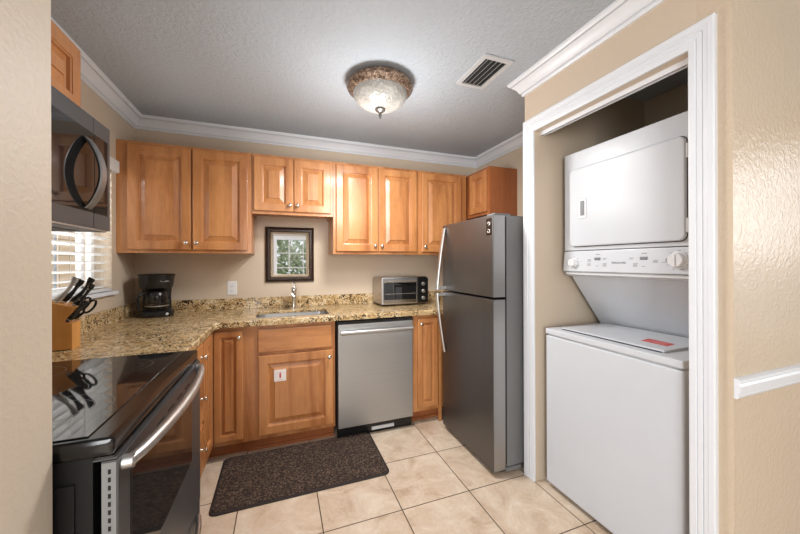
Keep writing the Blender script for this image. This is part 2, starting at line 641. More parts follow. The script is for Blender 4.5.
# laundry closet
YI0, YI1, ZI = 1.517, 0.744, 2.072
CB = 2.375
mb = MB()
mb.prism([(YCN + 0.10, 0), (YI1, 0), (YI1, ZI), (YI0, ZI), (YI0, 0), (YCF, 0), (YCF, ZC), (YCN + 0.10, ZC)], 'yz', XC, XC + 0.10)
struct(mb, 'wall_closet_front', 'wall')
mb = MB()
mb.box(XC + 0.10, CB, YI0, YCF, 0, ZC)
mb.box(CB, CB + 0.1, YCN, YCF, 0, ZC)
struct(mb, 'wall_closet_inside', 'wall')
struct(MB().box(XC, RX1 + WT, YCN, YCN + 0.0999, 0, ZC), 'wall_near_right', 'wall_gloss')
# dining end
PY0, PY1, PZ1 = -2.2, 0.3, 2.1                    # patio door added on the dining left for a fill light
mb = MB()
mb.box(RX0 - WT, RX0, RY0, PY0, 0, ZC).box(RX0 - WT, RX0, PY1, 0.85, 0, ZC).box(RX0 - WT, RX0, PY0, PY1, PZ1, ZC)
struct(mb, 'wall_dining_left', 'wall')
QX0, QX1, QZ0, QZ1 = -1.90, -0.40, 0.55, 2.12     # wide window added behind the camera for the frontal fill
VX0, VX1, VZ0, VZ1 = -0.10, 1.30, 0.86, 1.90      # rear window, seen in the mirror
mb = MB()
mb.box(RX0, QX0, RY0 - WT, RY0, 0, ZC).box(VX1, RX1, RY0 - WT, RY0, 0, ZC)
mb.box(VX0, VX1, RY0 - WT, RY0, 0, VZ0).box(QX1, VX0, RY0 - WT, RY0, 0, ZC).box(QX0, QX1, RY0 - WT, RY0, 0, QZ0).box(QX0, QX1, RY0 - WT, RY0, QZ1, ZC).box(VX0, VX1, RY0 - WT, RY0, VZ1, ZC)
struct(mb, 'wall_rear', 'wall')
GY0, GY1, GZ1 = -1.55, 0.05, 2.1                  # glass door of the dining end
mb = MB()
mb.box(RX1, RX1 + WT, RY0, GY0, 0, ZC).box(RX1, RX1 + WT, GY1, YCN, 0, ZC).box(RX1, RX1 + WT, GY0, GY1, GZ1, ZC)
struct(mb, 'wall_dining_right', 'wall')

# crown moulding, one run around the kitchen and over the closet
CP = [(0.092, 0), (0.092, 0.010), (0.083, 0.015), (0.078, 0.010), (0.075, 0.010), (0.073, 0.022), (0.064, 0.026), (0.048, 0.035),
      (0.035, 0.047), (0.027, 0.056), (0.0265, 0.049), (0.023, 0.049), (0.022, 0.063), (0.014, 0.069), (0.011, 0.073), (0, 0.073)]


def crown(path):
    rings = []
    P = [Vector(p) for p in path]
    for dn, out in CP:
        ln = []
        for i, p in enumerate(P):
            d0 = (P[i] - P[i - 1]).normalized() if i > 0 else None
            d1 = (P[i + 1] - P[i]).normalized() if i < len(P) - 1 else None
            n0 = Vector((d0.y, -d0.x)) if d0 else None
            n1 = Vector((d1.y, -d1.x)) if d1 else None
            if n0 is None:
                q = n1 * out
            elif n1 is None:
                q = n0 * out
            else:
                q = (n0 + n1) * out / (1 + n0.dot(n1))
            ln.append((p.x + q.x, p.y + q.y, ZC - dn - 0.0005))
        rings.append(ln)
    m = MB()
    m.rings(rings, False, False, closed=False)
    m._new([r[0] for r in rings] + [(P[0].x, P[0].y, ZC)], [tuple(range(len(rings)))])
    m._new([r[-1] for r in rings], [tuple(range(len(rings)))[::-1]])
    return m


struct(crown([(XL, 0.853), (XL, YB), (XR, YB), (XR, YCF), (XC, YCF), (XC, YCN), (RX1, YCN)]), 'trim_1', 'trim')

# fluted casing around the closet opening
KP = [(0, 0), (0, 0.010), (0.006, 0.013), (0.022, 0.014), (0.025, 0.010), (0.029, 0.014), (0.040, 0.014), (0.043, 0.010),
      (0.047, 0.015), (0.058, 0.016), (0.062, 0.019), (0.076, 0.019), (0.080, 0.015), (0.080, 0)]
rings = []
for wd, t in KP:
    X = XC - t
    rings.append([(X, YI0 + wd, 0), (X, YI0 + wd, ZI + wd), (X, YI1 - wd, ZI + wd), (X, YI1 - wd, 0)])
struct(MB().rings(rings, False, False, closed=False), 'trim_2', 'trim')
# chair rail on the near right wall
RP = [(0.840, 0), (0.840, 0.008), (0.852, 0.013), (0.862, 0.012), (0.872, 0.016), (0.895, 0.018), (0.904, 0.013),
      (0.912, 0.017), (0.920, 0.016), (0.926, 0.009), (0.926, 0)]
x0r = XC + 0.001
struct(MB().rings([[(x, YCN - o, 0.842 + (z - 0.840) * 0.78) for z, o in RP] for x in (x0r, RX1)], True, True), 'trim_3', 'trim')
# bifold door track under the closet head
mb = MB()
for y0, y1 in ((0.040, 0.046), (0.062, 0.068)):
    mb.box(XC + y0, XC + y1, YI1, YI0, ZI - 0.022, ZI)
mb.box(XC + 0.046, XC + 0.062, YI1, YI0, ZI - 0.004, ZI)
struct(mb, 'trim_4', 'trim')
struct(MB().box(XC + 0.047, XC + 0.061, YI1 + 0.002, YI0 - 0.002, ZI - 0.008, ZI - 0.0045), 'trim_5', 'matte_black')
# baseboard on the near right wall
struct(MB().box(XC + 0.02, RX1, YCN - 0.014, YCN, 0, 0.085, 0.004), 'baseboard_right', 'trim')

# left window
wi = MB()
fx0, fx1 = XL - 0.125, XL - 0.075
for a, b, c, d in ((WY0, WY0 + 0.045, WZ0, WZ1), (WY1 - 0.045, WY1, WZ0, WZ1), (WY0, WY1, WZ0, WZ0 + 0.045), (WY0, WY1, WZ1 - 0.045, WZ1),
                   (2.49, 2.525, WZ0, WZ1)):
    wi.box(fx0 + 0.01, fx1 - 0.015, a, b, c, d, 0.004)
win = struct(wi, 'window_1', 'vinyl')
mu = MB()
mu.box(XL - 0.108, XL - 0.103, 2.275, 2.292, WZ0 + 0.045, WZ1 - 0.045)
mu.build('mullion', 'mullion', win)
MB().box(XL - 0.102, XL - 0.098, WY0 + 0.045, WY1 - 0.045, WZ0 + 0.045, WZ1 - 0.045).build('pane', 'glass', win)
MB().box(XL - 0.075, XL + 0.028, WY0 - 0.02, WY1 + 0.025, WZ0 - 0.022, WZ0, 0.005).build('window_sill', 'trim', win)

# rear window and glass door (seen in the mirror and in reflections), then an added window and patio door
wr = MB()
for a, b, c, d in ((VX0 - 0.06, VX0 + 0.03, VZ0 - 0.06, VZ1 + 0.06), (VX1 - 0.03, VX1 + 0.06, VZ0 - 0.06, VZ1 + 0.06),
                   (VX0 + 0.03, VX1 - 0.03, VZ0 - 0.06, VZ0 + 0.03), (VX0 + 0.03, VX1 - 0.03, VZ1 - 0.03, VZ1 + 0.06)):
    wr.box(a, b, RY0 - 0.05, RY0 + 0.012, c, d)
wr2 = struct(wr, 'window_2', 'trim')
g = MB()
for x in (0.21, 0.55, 0.90):
    g.box(x - 0.010, x + 0.010, RY0 - 0.05, RY0 - 0.02, VZ0 + 0.03, VZ1 - 0.03)
for z in (1.18, 1.54):
    g.box(VX0 + 0.03, VX1 - 0.03, RY0 - 0.048, RY0 - 0.022, z - 0.010, z + 0.010)
g.build('muntin', 'vinyl', wr2)
MB().box(VX0 + 0.03, VX1 - 0.03, RY0 - 0.037, RY0 - 0.033, VZ0 + 0.03, VZ1 - 0.03).build('pane', 'glass', wr2)
wq = MB()
for a, b, c, d in ((QX0, QX0 + 0.05, QZ0, QZ1), (QX1 - 0.05, QX1, QZ0, QZ1), (QX0 + 0.05, QX1 - 0.05, QZ0, QZ0 + 0.05), (QX0 + 0.05, QX1 - 0.05, QZ1 - 0.05, QZ1),
                   ((QX0 + QX1) / 2 - 0.025, (QX0 + QX1) / 2 + 0.025, QZ0 + 0.05, QZ1 - 0.05)):
    wq.box(a, b, RY0 - 0.08, RY0 - 0.03, c, d)
wq3 = struct(wq, 'added_rear_window', 'vinyl')  # unseen window, added to carry the rear fill light
MB().box(QX0 + 0.05, QX1 - 0.05, RY0 - 0.057, RY0 - 0.053, QZ0 + 0.05, QZ1 - 0.05).build('pane', 'glass', wq3)
gd = MB()
for a, b, c, d in ((GY0, GY0 + 0.07, 0, GZ1), (GY1 - 0.07, GY1, 0, GZ1), (GY0 + 0.07, GY1 - 0.07, 0, 0.08),
                   (GY0 + 0.07, GY1 - 0.07, GZ1 - 0.08, GZ1), ((GY0 + GY1) / 2 - 0.04, (GY0 + GY1) / 2 + 0.04, 0.08, GZ1 - 0.08)):
    gd.box(RX1 + 0.03, RX1 + 0.08, a, b, c, d)
gdo = struct(gd, 'door_1', 'vinyl')
MB().box(RX1 + 0.05, RX1 + 0.054, GY0 + 0.07, GY1 - 0.07, 0.08, GZ1 - 0.08).build('pane', 'glass', gdo)

pd = MB()
for a, b, c, d in ((PY0, PY0 + 0.07, 0, PZ1), (PY1 - 0.07, PY1, 0, PZ1), (PY0 + 0.07, PY1 - 0.07, 0, 0.08),
                   (PY0 + 0.07, PY1 - 0.07, PZ1 - 0.08, PZ1), ((PY0 + PY1) / 2 - 0.04, (PY0 + PY1) / 2 + 0.04, 0.08, PZ1 - 0.08)):
    pd.box(RX0 - 0.08, RX0 - 0.03, a, b, c, d)
pdo = struct(pd, 'added_patio_door', 'vinyl')  # unseen door, added to go with the left fill light
MB().box(RX0 - 0.054, RX0 - 0.05, PY0 + 0.07, PY1 - 0.07, 0.08, PZ1 - 0.08).build('pane', 'glass', pdo)

# outside: ground, the neighbouring block wall and a hedge behind the rear window
struct(MB().box(-5, RX0 - WT, -6, 7, -0.12, -0.1).box(RX0 - WT, 6, -6, RY0 - WT, -0.12, -0.1).box(RX1 + WT, 8, RY0 - WT, 7, -0.12, -0.1)
       .box(RX0 - WT, RX1 + WT, YB + WT, 7, -0.12, -0.1).box(RX0 - WT, XL - 0.14, 0.852, YB + WT, -0.12, -0.1), 'ground', 'soil')
struct(MB().box(-2.75, -2.55, 1.2, 6.5, -0.1, 2.3), 'wall_outside', 'block_wall')

# ------------------------------------------------------------------ cabinet pieces
def door_panel(parent, x0, x1, z0, z1, name='door', yf=0.0, mat='wood', label=None):
    narrow = min(x1 - x0, z1 - z0) < 0.24
    fr = 0.036 if narrow else 0.054
    sl = 0.012 if narrow else 0.030
    prof = [(0.0, 0.019), (0.0, 0.004), (0.0012, 0.0012), (0.004, 0.0), (fr, 0.0), (fr + 0.0008, 0.003), (fr + 0.006, 0.0045), (fr + 0.0095, 0.015),
            (fr + 0.014, 0.0165), (fr + 0.016 + sl, 0.0055), (fr + 0.0163 + sl, 0.0008), (fr + 0.018 + sl, 0.0)]
    d = MB().rectrings(x0, x1, z0, z1, prof, yf).build(name, mat, parent, smooth=12)
    if label:
        d['label'] = label
    return d


def slab_front(parent, x0, x1, z0, z1, name='drawer', yf=0.0, mat='wood_h'):
    prof = [(0, 0.019), (0, 0.005), (0.002, 0.002), (0.008, 0.0), (0.012, 0.0)]
    return MB().rectrings(x0, x1, z0, z1, prof, yf).build(name, mat, parent, smooth=12)


def knob(parent, x, z, yf=0.0):
    return MB().lathe([(0.0075, 0.0), (0.006, -0.003), (0.0048, -0.010), (0.006, -0.014), (0.0125, -0.018), (0.0145, -0.022), (0.0125, -0.026),
                       (0.006, -0.0285), (0.001, -0.029)], (x, yf, z), 'y', 20).build('knob', 'nickel', parent, smooth=50)


def upper_cab(label, loc, rz, wd, z0, z1, depth, doors, side='wood', ffw=0.0):
    """local frame: x along the width, doors facing -y, y = 0 the door front; doors: (x0, x1, knob side)"""
    t = thing('wall_cabinet', label, 'cabinet', loc, rz, 'maple wall cabinets')
    b = MB()
    b.box(0, wd, 0.020, 0.040, z0, z1, 0.0015)                      # face frame
    b.box(0.0, wd, 0.0402, depth, z0 + 0.022, z1)                   # carcass with a recessed floor
    b.box(0.0, 0.012, 0.0402, depth, z0, z0 + 0.0218).box(wd - 0.012, wd, 0.0402, depth, z0, z0 + 0.0218)
    b.build('cabinet_body', side, t)
    for a, c, ks in doors:
        d = door_panel(t, a, c, z0 + 0.024, z1 - 0.022)
        if ks == 'R':
            knob(d, c - 0.026, z0 + 0.072)
        elif ks == 'L':
            knob(d, a + 0.026, z0 + 0.072)
    return t


# back wall, from the left
upper_cab('wide two-door maple wall cabinet above the coffee maker, in the left corner', (XL, YU, 0), 0, 0.832, ZU, ZT, 0.314,
          [(0.066, 0.436, 'R'), (0.448, 0.806, 'L')])
t = upper_cab('short two-door maple wall cabinet above the framed mirror', (-0.2, YU, 0), 0, 0.612, 1.676, ZT, 0.314,
              [(0.016, 0.300, 'R'), (0.306, 0.590, 'L')])
upper_cab('tall two-door maple wall cabinet above dishwasher and toaster oven', (0.414, YU, 0), 0, 0.764, ZU, ZT, 0.314,
          [(0.022, 0.379, 'R'), (0.387, 0.746, 'L')])
upper_cab('single-door maple wall cabinet in the corner left of the refrigerator top', (1.180, YU, 0), 0, 0.506, ZU, ZT, 0.314,
          [(0.032, 0.440, 'L')])
# right wall above the refrigerator: the front faces left
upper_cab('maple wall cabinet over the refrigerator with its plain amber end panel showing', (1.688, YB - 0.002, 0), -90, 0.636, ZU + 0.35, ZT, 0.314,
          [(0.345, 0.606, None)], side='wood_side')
# left wall above the microwave
upper_cab('short maple wall cabinet above the microwave', (-0.714, 0.858, 0), 90, 0.748, 1.842, ZT, 0.318,
          [(0.018, 0.366, None), (0.376, 0.732, None)])


ZB0, ZB1 = 0.100, 0.876
YD = 2.370                                     # base door plane on the back wall
# sink base with a false drawer front
t = thing('base_cabinet', 'maple sink cabinet with a drawer front over one wide door bearing a small sticker', 'cabinet', (-0.222, YD, 0), 0, 'maple base cabinets')
b = MB().box(0, 0.598, 0.020, 0.10, ZB0, ZB1, 0.0015)
b.box(0, 0.018, 0.1002, 0.618, ZB0, ZB1).box(0.580, 0.598, 0.1002, 0.618, ZB0, ZB1).box(0.0182, 0.5798, 0.1002, 0.618, ZB0, ZB0 + 0.02)
b.build('cabinet_body', 'wood', t)
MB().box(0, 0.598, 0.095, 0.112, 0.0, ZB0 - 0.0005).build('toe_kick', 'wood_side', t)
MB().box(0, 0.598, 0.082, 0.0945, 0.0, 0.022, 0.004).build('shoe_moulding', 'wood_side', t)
slab_front(t, 0.078, 0.572, 0.688, 0.850, 'drawer_front')
d = door_panel(t, 0.084, 0.580, 0.132, 0.668)
knob(d, 0.552, 0.622)
s = MB().box(0.181, 0.259, -0.0005, 0.0002, 0.486, 0.566).build('sticker', 'paper', d, label='small white sticker with a red mark')
s['label'] = 'small white sticker with a red mark'
# the sticker's print: a red bar within a faint arc, part of the sticker's face
mk = MB().box(0.215, 0.226, -0.0009, -0.0006, 0.508, 0.540)
mk.box(0.218, 0.223, -0.0009, -0.0006, 0.540, 0.546)
pr = mk.build('sticker_mark', 'red', t)
pr.parent = d
ar = MB()
for k in range(9):
    an = R(30 + 120 * k / 8)
    ar.box(0.220 + 0.030 * cos(an) - 0.002, 0.220 + 0.030 * cos(an) + 0.002, -0.0009, -0.0006, 0.522 + 0.027 * sin(an) - 0.0012, 0.522 + 0.027 * sin(an) + 0.0012)
ar.build('sticker_arc', 'pink', d)
MB().box(0.206, 0.235, -0.0009, -0.0006, 0.496, 0.4985).build('sticker_line', 'pink', d)

# corner base: a folding pair of doors on the two faces
t = thing('corner_base_cabinet', 'maple corner base cabinet with narrow doors meeting at the inner corner', 'cabinet', (-0.4065, YD, 0), 0, 'maple base cabinets')
b = MB().box(0, 0.184, 0.020, 0.040, ZB0, ZB1, 0.001).box(0.0, 0.184, 0.0402, 0.618, ZB0, ZB1)
b.box(-0.615, -0.0175, 0.0205, 0.618, ZB0, ZB1)
b.box(-0.0375, -0.0177, -0.262, 0.0203, ZB0, ZB1).box(-0.615, -0.0377, -0.262, 0.0203, ZB0, ZB1)
b.build('cabinet_body', 'wood', t)
d = door_panel(t, 0.002, 0.172, 0.132, 0.850)
knob(d, 0.150, 0.806)
MB().box(-0.09, 0.184, 0.095, 0.112, 0.0, ZB0 - 0.0005).box(-0.112, -0.095, -0.262, 0.0945, 0, ZB0 - 0.0005).build('toe_kick', 'wood_side', t)
fold = door_panel(t, 0.0, 0.250, 0.132, 0.850)
fold.location = (0.002, -0.256, 0)
fold.rotation_euler = (0, 0, R(90))
# drawer base between the corner cabinet and the range, facing right
t = thing('drawer_base_cabinet', 'maple base cabinet with three drawers stacked beside the range', 'cabinet', (-0.4045, 1.634, 0), 90, 'maple base cabinets')
MB().box(0, 0.470, 0.020, 0.620, ZB0, ZB1, 0.0015).build('cabinet_body', 'wood', t)
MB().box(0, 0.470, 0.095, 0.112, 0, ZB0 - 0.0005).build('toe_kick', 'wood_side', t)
for z0, z1 in ((0.690, 0.850), (0.415, 0.672), (0.132, 0.397)):
    d = slab_front(t, 0.014, 0.456, z0, z1)
    knob(d, 0.405, (z0 + z1) / 2 + 0.01)
# narrow base right of the dishwasher
t = thing('base_cabinet', 'narrow single-door maple base cabinet between dishwasher and refrigerator', 'cabinet', (0.992, YD, 0), 0, 'maple base cabinets')
MB().box(0, 0.285, 0.020, 0.618, ZB0, ZB1, 0.0015).build('cabinet_body', 'wood', t)
MB().box(0, 0.285, 0.095, 0.112, 0, ZB0 - 0.0005).build('toe_kick', 'wood_side', t)
MB().box(0, 0.285, 0.082, 0.0945, 0, 0.022, 0.004).build('shoe_moulding', 'wood_side', t)
d = door_panel(t, 0.038, 0.215, 0.132, 0.850)
knob(d, 0.062, 0.806)
MB().box(0.222, 0.245, -0.002, 0.0195, 0.004, ZB1 - 0.004).build('filler_strip', 'wood', t)

# ------------------------------------------------------------------ countertop
CT0, CT1 = 0.877, 0.914
ct = thing('countertop', 'speckled tan granite countertop running around the corner with a low backsplash', 'countertop', (0, 0, CT0))


def fillet(c, r, a0, a1, n=6):
    return [(c[0] + r * cos(R(a0 + (a1 - a0) * k / n)), c[1] + r * sin(R(a0 + (a1 - a0) * k / n))) for k in range(n + 1)]


ex, ey = -0.388, 2.355
SLB = 0.892
outline = [(XL + 0.001, 1.634), (ex, 1.634)] + fillet((ex + 0.045, ey - 0.045), 0.045, 180, 90, 5) + [(XR - 0.001, ey), (XR - 0.001, YB - 0.001), (XL + 0.001, YB - 0.001)]
SX0, SX1, SY0, SY1 = -0.165, 0.355, 2.458, 2.790
hole = []
for cx, cy, a in ((SX1 - 0.06, SY0 + 0.06, -90), (SX1 - 0.06, SY1 - 0.06, 0), (SX0 + 0.06, SY1 - 0.06, 90), (SX0 + 0.06, SY0 + 0.06, 180)):
    hole += fillet((cx, cy), 0.06, a, a + 90, 6)
bm = bmesh.new()
es = []
for lp in (outline, hole):
    vs = [bm.verts.new((p[0], p[1], SLB - CT0)) for p in lp]
    es += [bm.edges.new((vs[i], vs[(i + 1) % len(vs)])) for i in range(len(vs))]
bmesh.ops.triangle_fill(bm, edges=es, use_beauty=True, use_dissolve=False)
r = bmesh.ops.extrude_face_region(bm, geom=bm.faces[:])
bmesh.ops.translate(bm, verts=[v for v in r['geom'] if isinstance(v, bmesh.types.BMVert)], vec=(0, 0, CT1 - SLB))
bmesh.ops.recalc_face_normals(bm, faces=bm.faces[:])
rim = [e for e in bm.edges if len(e.link_faces) == 2 and abs(e.calc_face_angle(0)) > 0.8 and abs(e.verts[0].co.z - e.verts[1].co.z) < 1e-5 and e.verts[0].co.z > 0.03]
bmesh.ops.bevel(bm, geom=rim, offset=0.007, segments=3, profile=0.5, affect='EDGES')
mb = MB()
mb.bm.free()
mb.bm = bm
mb.build('slab', 'granite', ct, smooth=40)
bu = MB()
inner = [(-0.44, 1.634)] + fillet((ex + 0.045, ey - 0.045), 0.097, 180, 90, 5)[0:0] + [(-0.44, 2.407), (XR - 0.001, 2.407)]
bu.prism([(ex, 1.634)] + fillet((ex + 0.045, ey - 0.045), 0.045, 180, 90, 5) + [(XR - 0.001, ey)] + inner[::-1], 'xy', 0.0, SLB - CT0)
bu.build('edge_build_up', 'granite', ct)
zs = CT1 - CT0 + 0.0003
MB().box(XL + 0.0222, XR - 0.002, YB - 0.021, YB - 0.001, zs, zs + 0.092, 0.003).build('backsplash', 'granite', ct)
MB().box(XL + 0.001, XL + 0.022, 1.636, YB - 0.001, zs, zs + 0.092, 0.003).build('backsplash', 'granite', ct)

# sink
t = thing('sink', 'undermounted stainless steel sink set into the granite countertop', 'sink', ((SX0 + SX1) / 2, (SY0 + SY1) / 2, SLB))
hw, hd = (SX1 - SX0) / 2, (SY1 - SY0) / 2
rr = []
for g_, z in ((0.022, -0.0015), (0.004, -0.0015), (0.004, -0.012), (-0.008, -0.120), (-0.030, -0.140), (-0.110, -0.146)):
    ring = []
    a, b_, r_ = hw + g_, hd + g_, max(0.06 + g_, 0.02)
    for cx, cy, an in ((a - r_, -b_ + r_, -90), (a - r_, b_ - r_, 0), (-a + r_, b_ - r_, 90), (-a + r_, -b_ + r_, 180)):
        ring += [(p[0], p[1], z) for p in fillet((cx, cy), r_, an, an + 90, 6)]
    rr.append(ring)
MB().rings(rr, False, True).build('basin', 'steel_bright', t)
MB().lathe([(0.045, 0.002), (0.042, 0.004), (0.030, 0.003), (0.012, 0.0045), (0.001, 0.0045)], (0, 0, -0.147), 'z', 24).build('drain', 'chrome', t)

# faucet
t = thing('faucet', 'chrome kitchen faucet with a short curved spout behind the sink', 'faucet', (0.108, 2.868, CT1))
MB().lathe([(0.028, 0.0005), (0.028, 0.006), (0.022, 0.012), (0.020, 0.05), (0.021, 0.13), (0.024, 0.155), (0.022, 0.170), (0.008, 0.178)], (0, 0, 0), 'z', 24).build('faucet_body', 'chrome', t)
MB().tube([(0, 0, 0.135), (-0.004, -0.04, 0.155), (-0.008, -0.085, 0.152), (-0.010, -0.115, 0.130), (-0.010, -0.122, 0.108)], [0.017, 0.016, 0.015, 0.016, 0.017], 14).build('spout', 'chrome', t)
MB().tube([(0, 0, 0.168), (0.002, 0.006, 0.190), (0.004, 0.004, 0.206), (-0.006, -0.030, 0.216), (-0.010, -0.055, 0.219)], [0.012, 0.011, 0.011, 0.008, 0.006], 12).build('lever', 'chrome', t)

# ------------------------------------------------------------------ dishwasher
t = thing('dishwasher', 'stainless steel dishwasher under the countertop with a bar handle', 'dishwasher', (0.381, YD - 0.024, 0))
MB().box(0.004, 0.604, 0.034, 0.60, 0.085, 0.868).build('tub', 'matte_black', t)
MB().rectrings(0.012, 0.594, 0.092, 0.846, [(0, 0.033), (0, 0.004), (0.0015, 0.001), (0.005, 0)], 0, rad=0.006).build('door', 'steel', t)
MB().box(0.008, 0.600, 0.008, 0.033, 0.848, 0.866, 0.002).build('control_strip', 'black_plastic', t)
h = MB().tube([(0.024, -0.038, 0.792), (0.30, -0.042, 0.792), (0.580, -0.038, 0.792)], 0.0155, 14)
h.tube([(0.045, 0.0, 0.792), (0.045, -0.036, 0.792)], 0.008, 10).tube([(0.560, 0.0, 0.792), (0.560, -0.036, 0.792)], 0.008, 10)
h.build('handle', 'steel_bright', t)
MB().box(0.010, 0.600, 0.050, 0.070, 0.002, 0.090).build('toe_panel', 'black_plastic', t)
MB().box(0.270, 0.450, 0.040, 0.0498, 0.022, 0.046, 0.002).build('toe_label', 'panel_grey', t, label='pale strip on the black toe panel')

# ------------------------------------------------------------------ refrigerator
t = thing('refrigerator', 'dark stainless top-freezer refrigerator standing against the right wall', 'refrigerator', (1.196, 2.268, 0), -90)
FW, FH = 0.642, 1.585
MB().box(0.004, FW - 0.004, 0.104, 0.775, 0.045, FH, 0.006).build('case', 'fridge_side', t)
MB().box(0.010, FW - 0.010, 0.092, 0.104, 0.06, FH - 0.01).build('door_gasket', 'matte_black', t)
for nm, z0, z1, hz in (('freezer_door', 1.084, FH, ((1.560, 0.006), (1.50, 0.017), (1.40, 0.034), (1.25, 0.055), (1.13, 0.067), (1.092, 0.069))),
                       ('fridge_door', 0.032, 1.072, ((1.064, 0.069), (1.02, 0.068), (0.92, 0.058), (0.80, 0.041), (0.69, 0.024), (0.610, 0.010)))):
    d = MB().rectrings(0, FW, z0, z1, [(0.004, 0.092), (0, 0.088), (0, 0.006), (0.002, 0.002), (0.006, 0)], 0).build(nm, 'dark_steel', t)
    e = MB().box(FW, FW + 0.0012, 0.006, 0.088, z0 + 0.003, z1 - 0.003).build('door_edge', 'fridge_edge', d)
    hb = MB()
    rs = []
    for z, o in hz:
        rs.append([(0.034, -o - 0.008, z), (0.058, -o - 0.008, z), (0.061, -o, z), (0.058, -o + 0.006, z), (0.034, -o + 0.006, z), (0.031, -o, z)])
    hb.rings(rs)
    zz = hz[-1][0] if nm == 'freezer_door' else hz[0][0]
    s_ = 1 if nm == 'freezer_door' else -1
    zlo, zhi = sorted((zz, zz + s_ * 0.022))
    hb.box(0.036, 0.056, -0.062, 0.002, zlo, zhi, 0.002)
    hb.build('handle', 'steel_bright', d)
    if nm == 'freezer_door':
        bd = MB().box(FW - 0.062, FW - 0.008, -0.0012, 0.0006, 1.462, 1.566, 0.0004).build('badge', 'black_plastic', d, label='black sticker with white marks')
        for cx, cz, s in ((FW - 0.036, 1.534, 1), (FW - 0.038, 1.488, -1)):
            tx = MB().tube([(cx - 0.012, -0.0016, cz), (cx - 0.005, -0.0016, cz + 0.010 * s), (cx + 0.004, -0.0016, cz + 0.006 * s), (cx + 0.006, -0.0016, cz - 0.008 * s), (cx - 0.004, -0.0016, cz - 0.010 * s)], 0.0022, 6)
            tx.tube([(cx + 0.010, -0.0016, cz - 0.010), (cx + 0.012, -0.0016, cz + 0.010)], 0.0022, 6)
            tx.build('badge_mark', 'paper', d)
MB().box(FW - 0.10, FW - 0.02, 0.030, 0.15, FH + 0.0004, FH + 0.014, 0.004).build('hinge_cover', 'fridge_side', t)
MB().box(0.02, FW - 0.02, 0.070, 0.103, 0.012, 0.030).build('base_grille', 'matte_black', t)
for x in (0.06, FW - 0.06):
    for y in (0.13, 0.72):
        MB().lathe([(0.020, 0.0), (0.020, 0.015), (0.010, 0.018), (0.010, 0.0448)], (x, y, 0), 'z', 14).build('foot', 'rubber', t)
MB().box(FW - 0.06, FW + 0.004, 0.09, 0.20, 0.020, 0.0445, 0.003).build('lower_hinge', 'fridge_side', t)

# ------------------------------------------------------------------ laundry centre
t = thing('laundry_center', 'white stacked washer and dryer inside the closet', 'washer dryer', (1.447, 1.470, 0), -90)
LW = 0.686
MB().box(0, LW, 0.0, 0.70, 0.030, 0.876, 0.012, 3).build('washer_cabinet', 'white', t)
MB().box(0.012, LW - 0.012, 0.012, 0.69, 0.876, 0.884).build('washer_seam', 'panel_grey', t)
MB().box(0.0, LW, -0.002, 0.70, 0.884, 0.915, 0.007, 3).build('washer_top', 'white', t)
lid = MB().box(0.062, 0.585, 0.058, 0.415, 0.9155, 0.926, 0.004).build('washer_lid', 'white', t)
MB().box(0.070, 0.577, 0.052, 0.0575, 0.9155, 0.9185).build('lid_gap', 'matte_black', lid)
st = MB().prism([(0.434, 0.148), (0.424, 0.222), (0.536, 0.216), (0.545, 0.146)], 'xy', 0.9262, 0.9270).build('sticker', 'red', lid, label='red caution sticker')
ln = MB()
for k in range(3):
    ln.box(0.445, 0.525, 0.160 + 0.018 * k, 0.165 + 0.018 * k, 0.9271, 0.9273)
ln.build('sticker_print', 'pink', lid)
for x in (0.075, 0.60):
    MB().tube([(x, 0.418, 0.917), (x + 0.004, 0.430, 0.938), (x + 0.004, 0.440, 0.946)], 0.0035, 8).build('lid_hinge', 'panel_grey', lid)
# leaning back panel between washer and dryer
MB().prism([(0.178, 1.240), (0.434, 0.9160), (0.70, 0.9160), (0.70, 1.240)], 'yz', 0.004, LW - 0.004, 0.003).build('pedestal', 'white', t)
MB().prism([(0.150, 1.226), (0.178, 1.216), (0.20, 1.2405), (0.150, 1.2405)], 'yz', 0.006, LW - 0.006).build('panel_lip', 'panel_grey', t)
# dryer
dy = 0.146
MB().box(0, LW, dy, 0.70, 1.362, 1.928, 0.008, 3).build('dryer_cabinet', 'white', t)
dd = MB().rectrings(0.050, 0.622, 1.386, 1.826, [(0, 0.0), (0, -0.012), (0.002, -0.016), (0.006, -0.0175), (0.012, -0.018)], dy - 0.0005, rad=0.026, rs=5).build('dryer_door', 'white', t)
MB().rectrings(0.0465, 0.6255, 1.3825, 1.8295, [(0, 0), (0, -0.0006)], dy - 0.0001, rad=0.0295, rs=5).build('door_gap', 'matte_black', t)
MB().box(0.002, LW - 0.002, dy + 0.001, 0.2, 1.3600, 1.3622).build('console_seam', 'matte_black', t)
MB().rectrings(0.110, 0.166, 1.538, 1.652, [(0, 0.0), (0, -0.002), (0.003, -0.0035), (0.006, -0.0015)], dy - 0.018, rad=0.010).build('pull_rim', 'panel_grey', dd)
MB().box(0.128, 0.150, dy - 0.0225, dy - 0.0195, 1.556, 1.636).build('pull_slot', 'ink', dd)
for z in (1.45, 1.76):
    MB().box(0.619, 0.630, dy - 0.012, dy - 0.003, z - 0.03, z + 0.03, 0.002).build('hinge', 'panel_grey', dd)
# control console
cp = MB().prism([(dy - 0.010, 1.250), (dy - 0.006, 1.243), (0.30, 1.243), (0.30, 1.3595), (dy + 0.002, 1.3595), (dy, 1.354)], 'yz', 0.0, LW, 0.003).build('control_panel', 'white', t)


def pf(z):                                      # front plane of the console at height z
    return dy - 0.010 + (z - 1.250) / (1.354 - 1.250) * 0.010


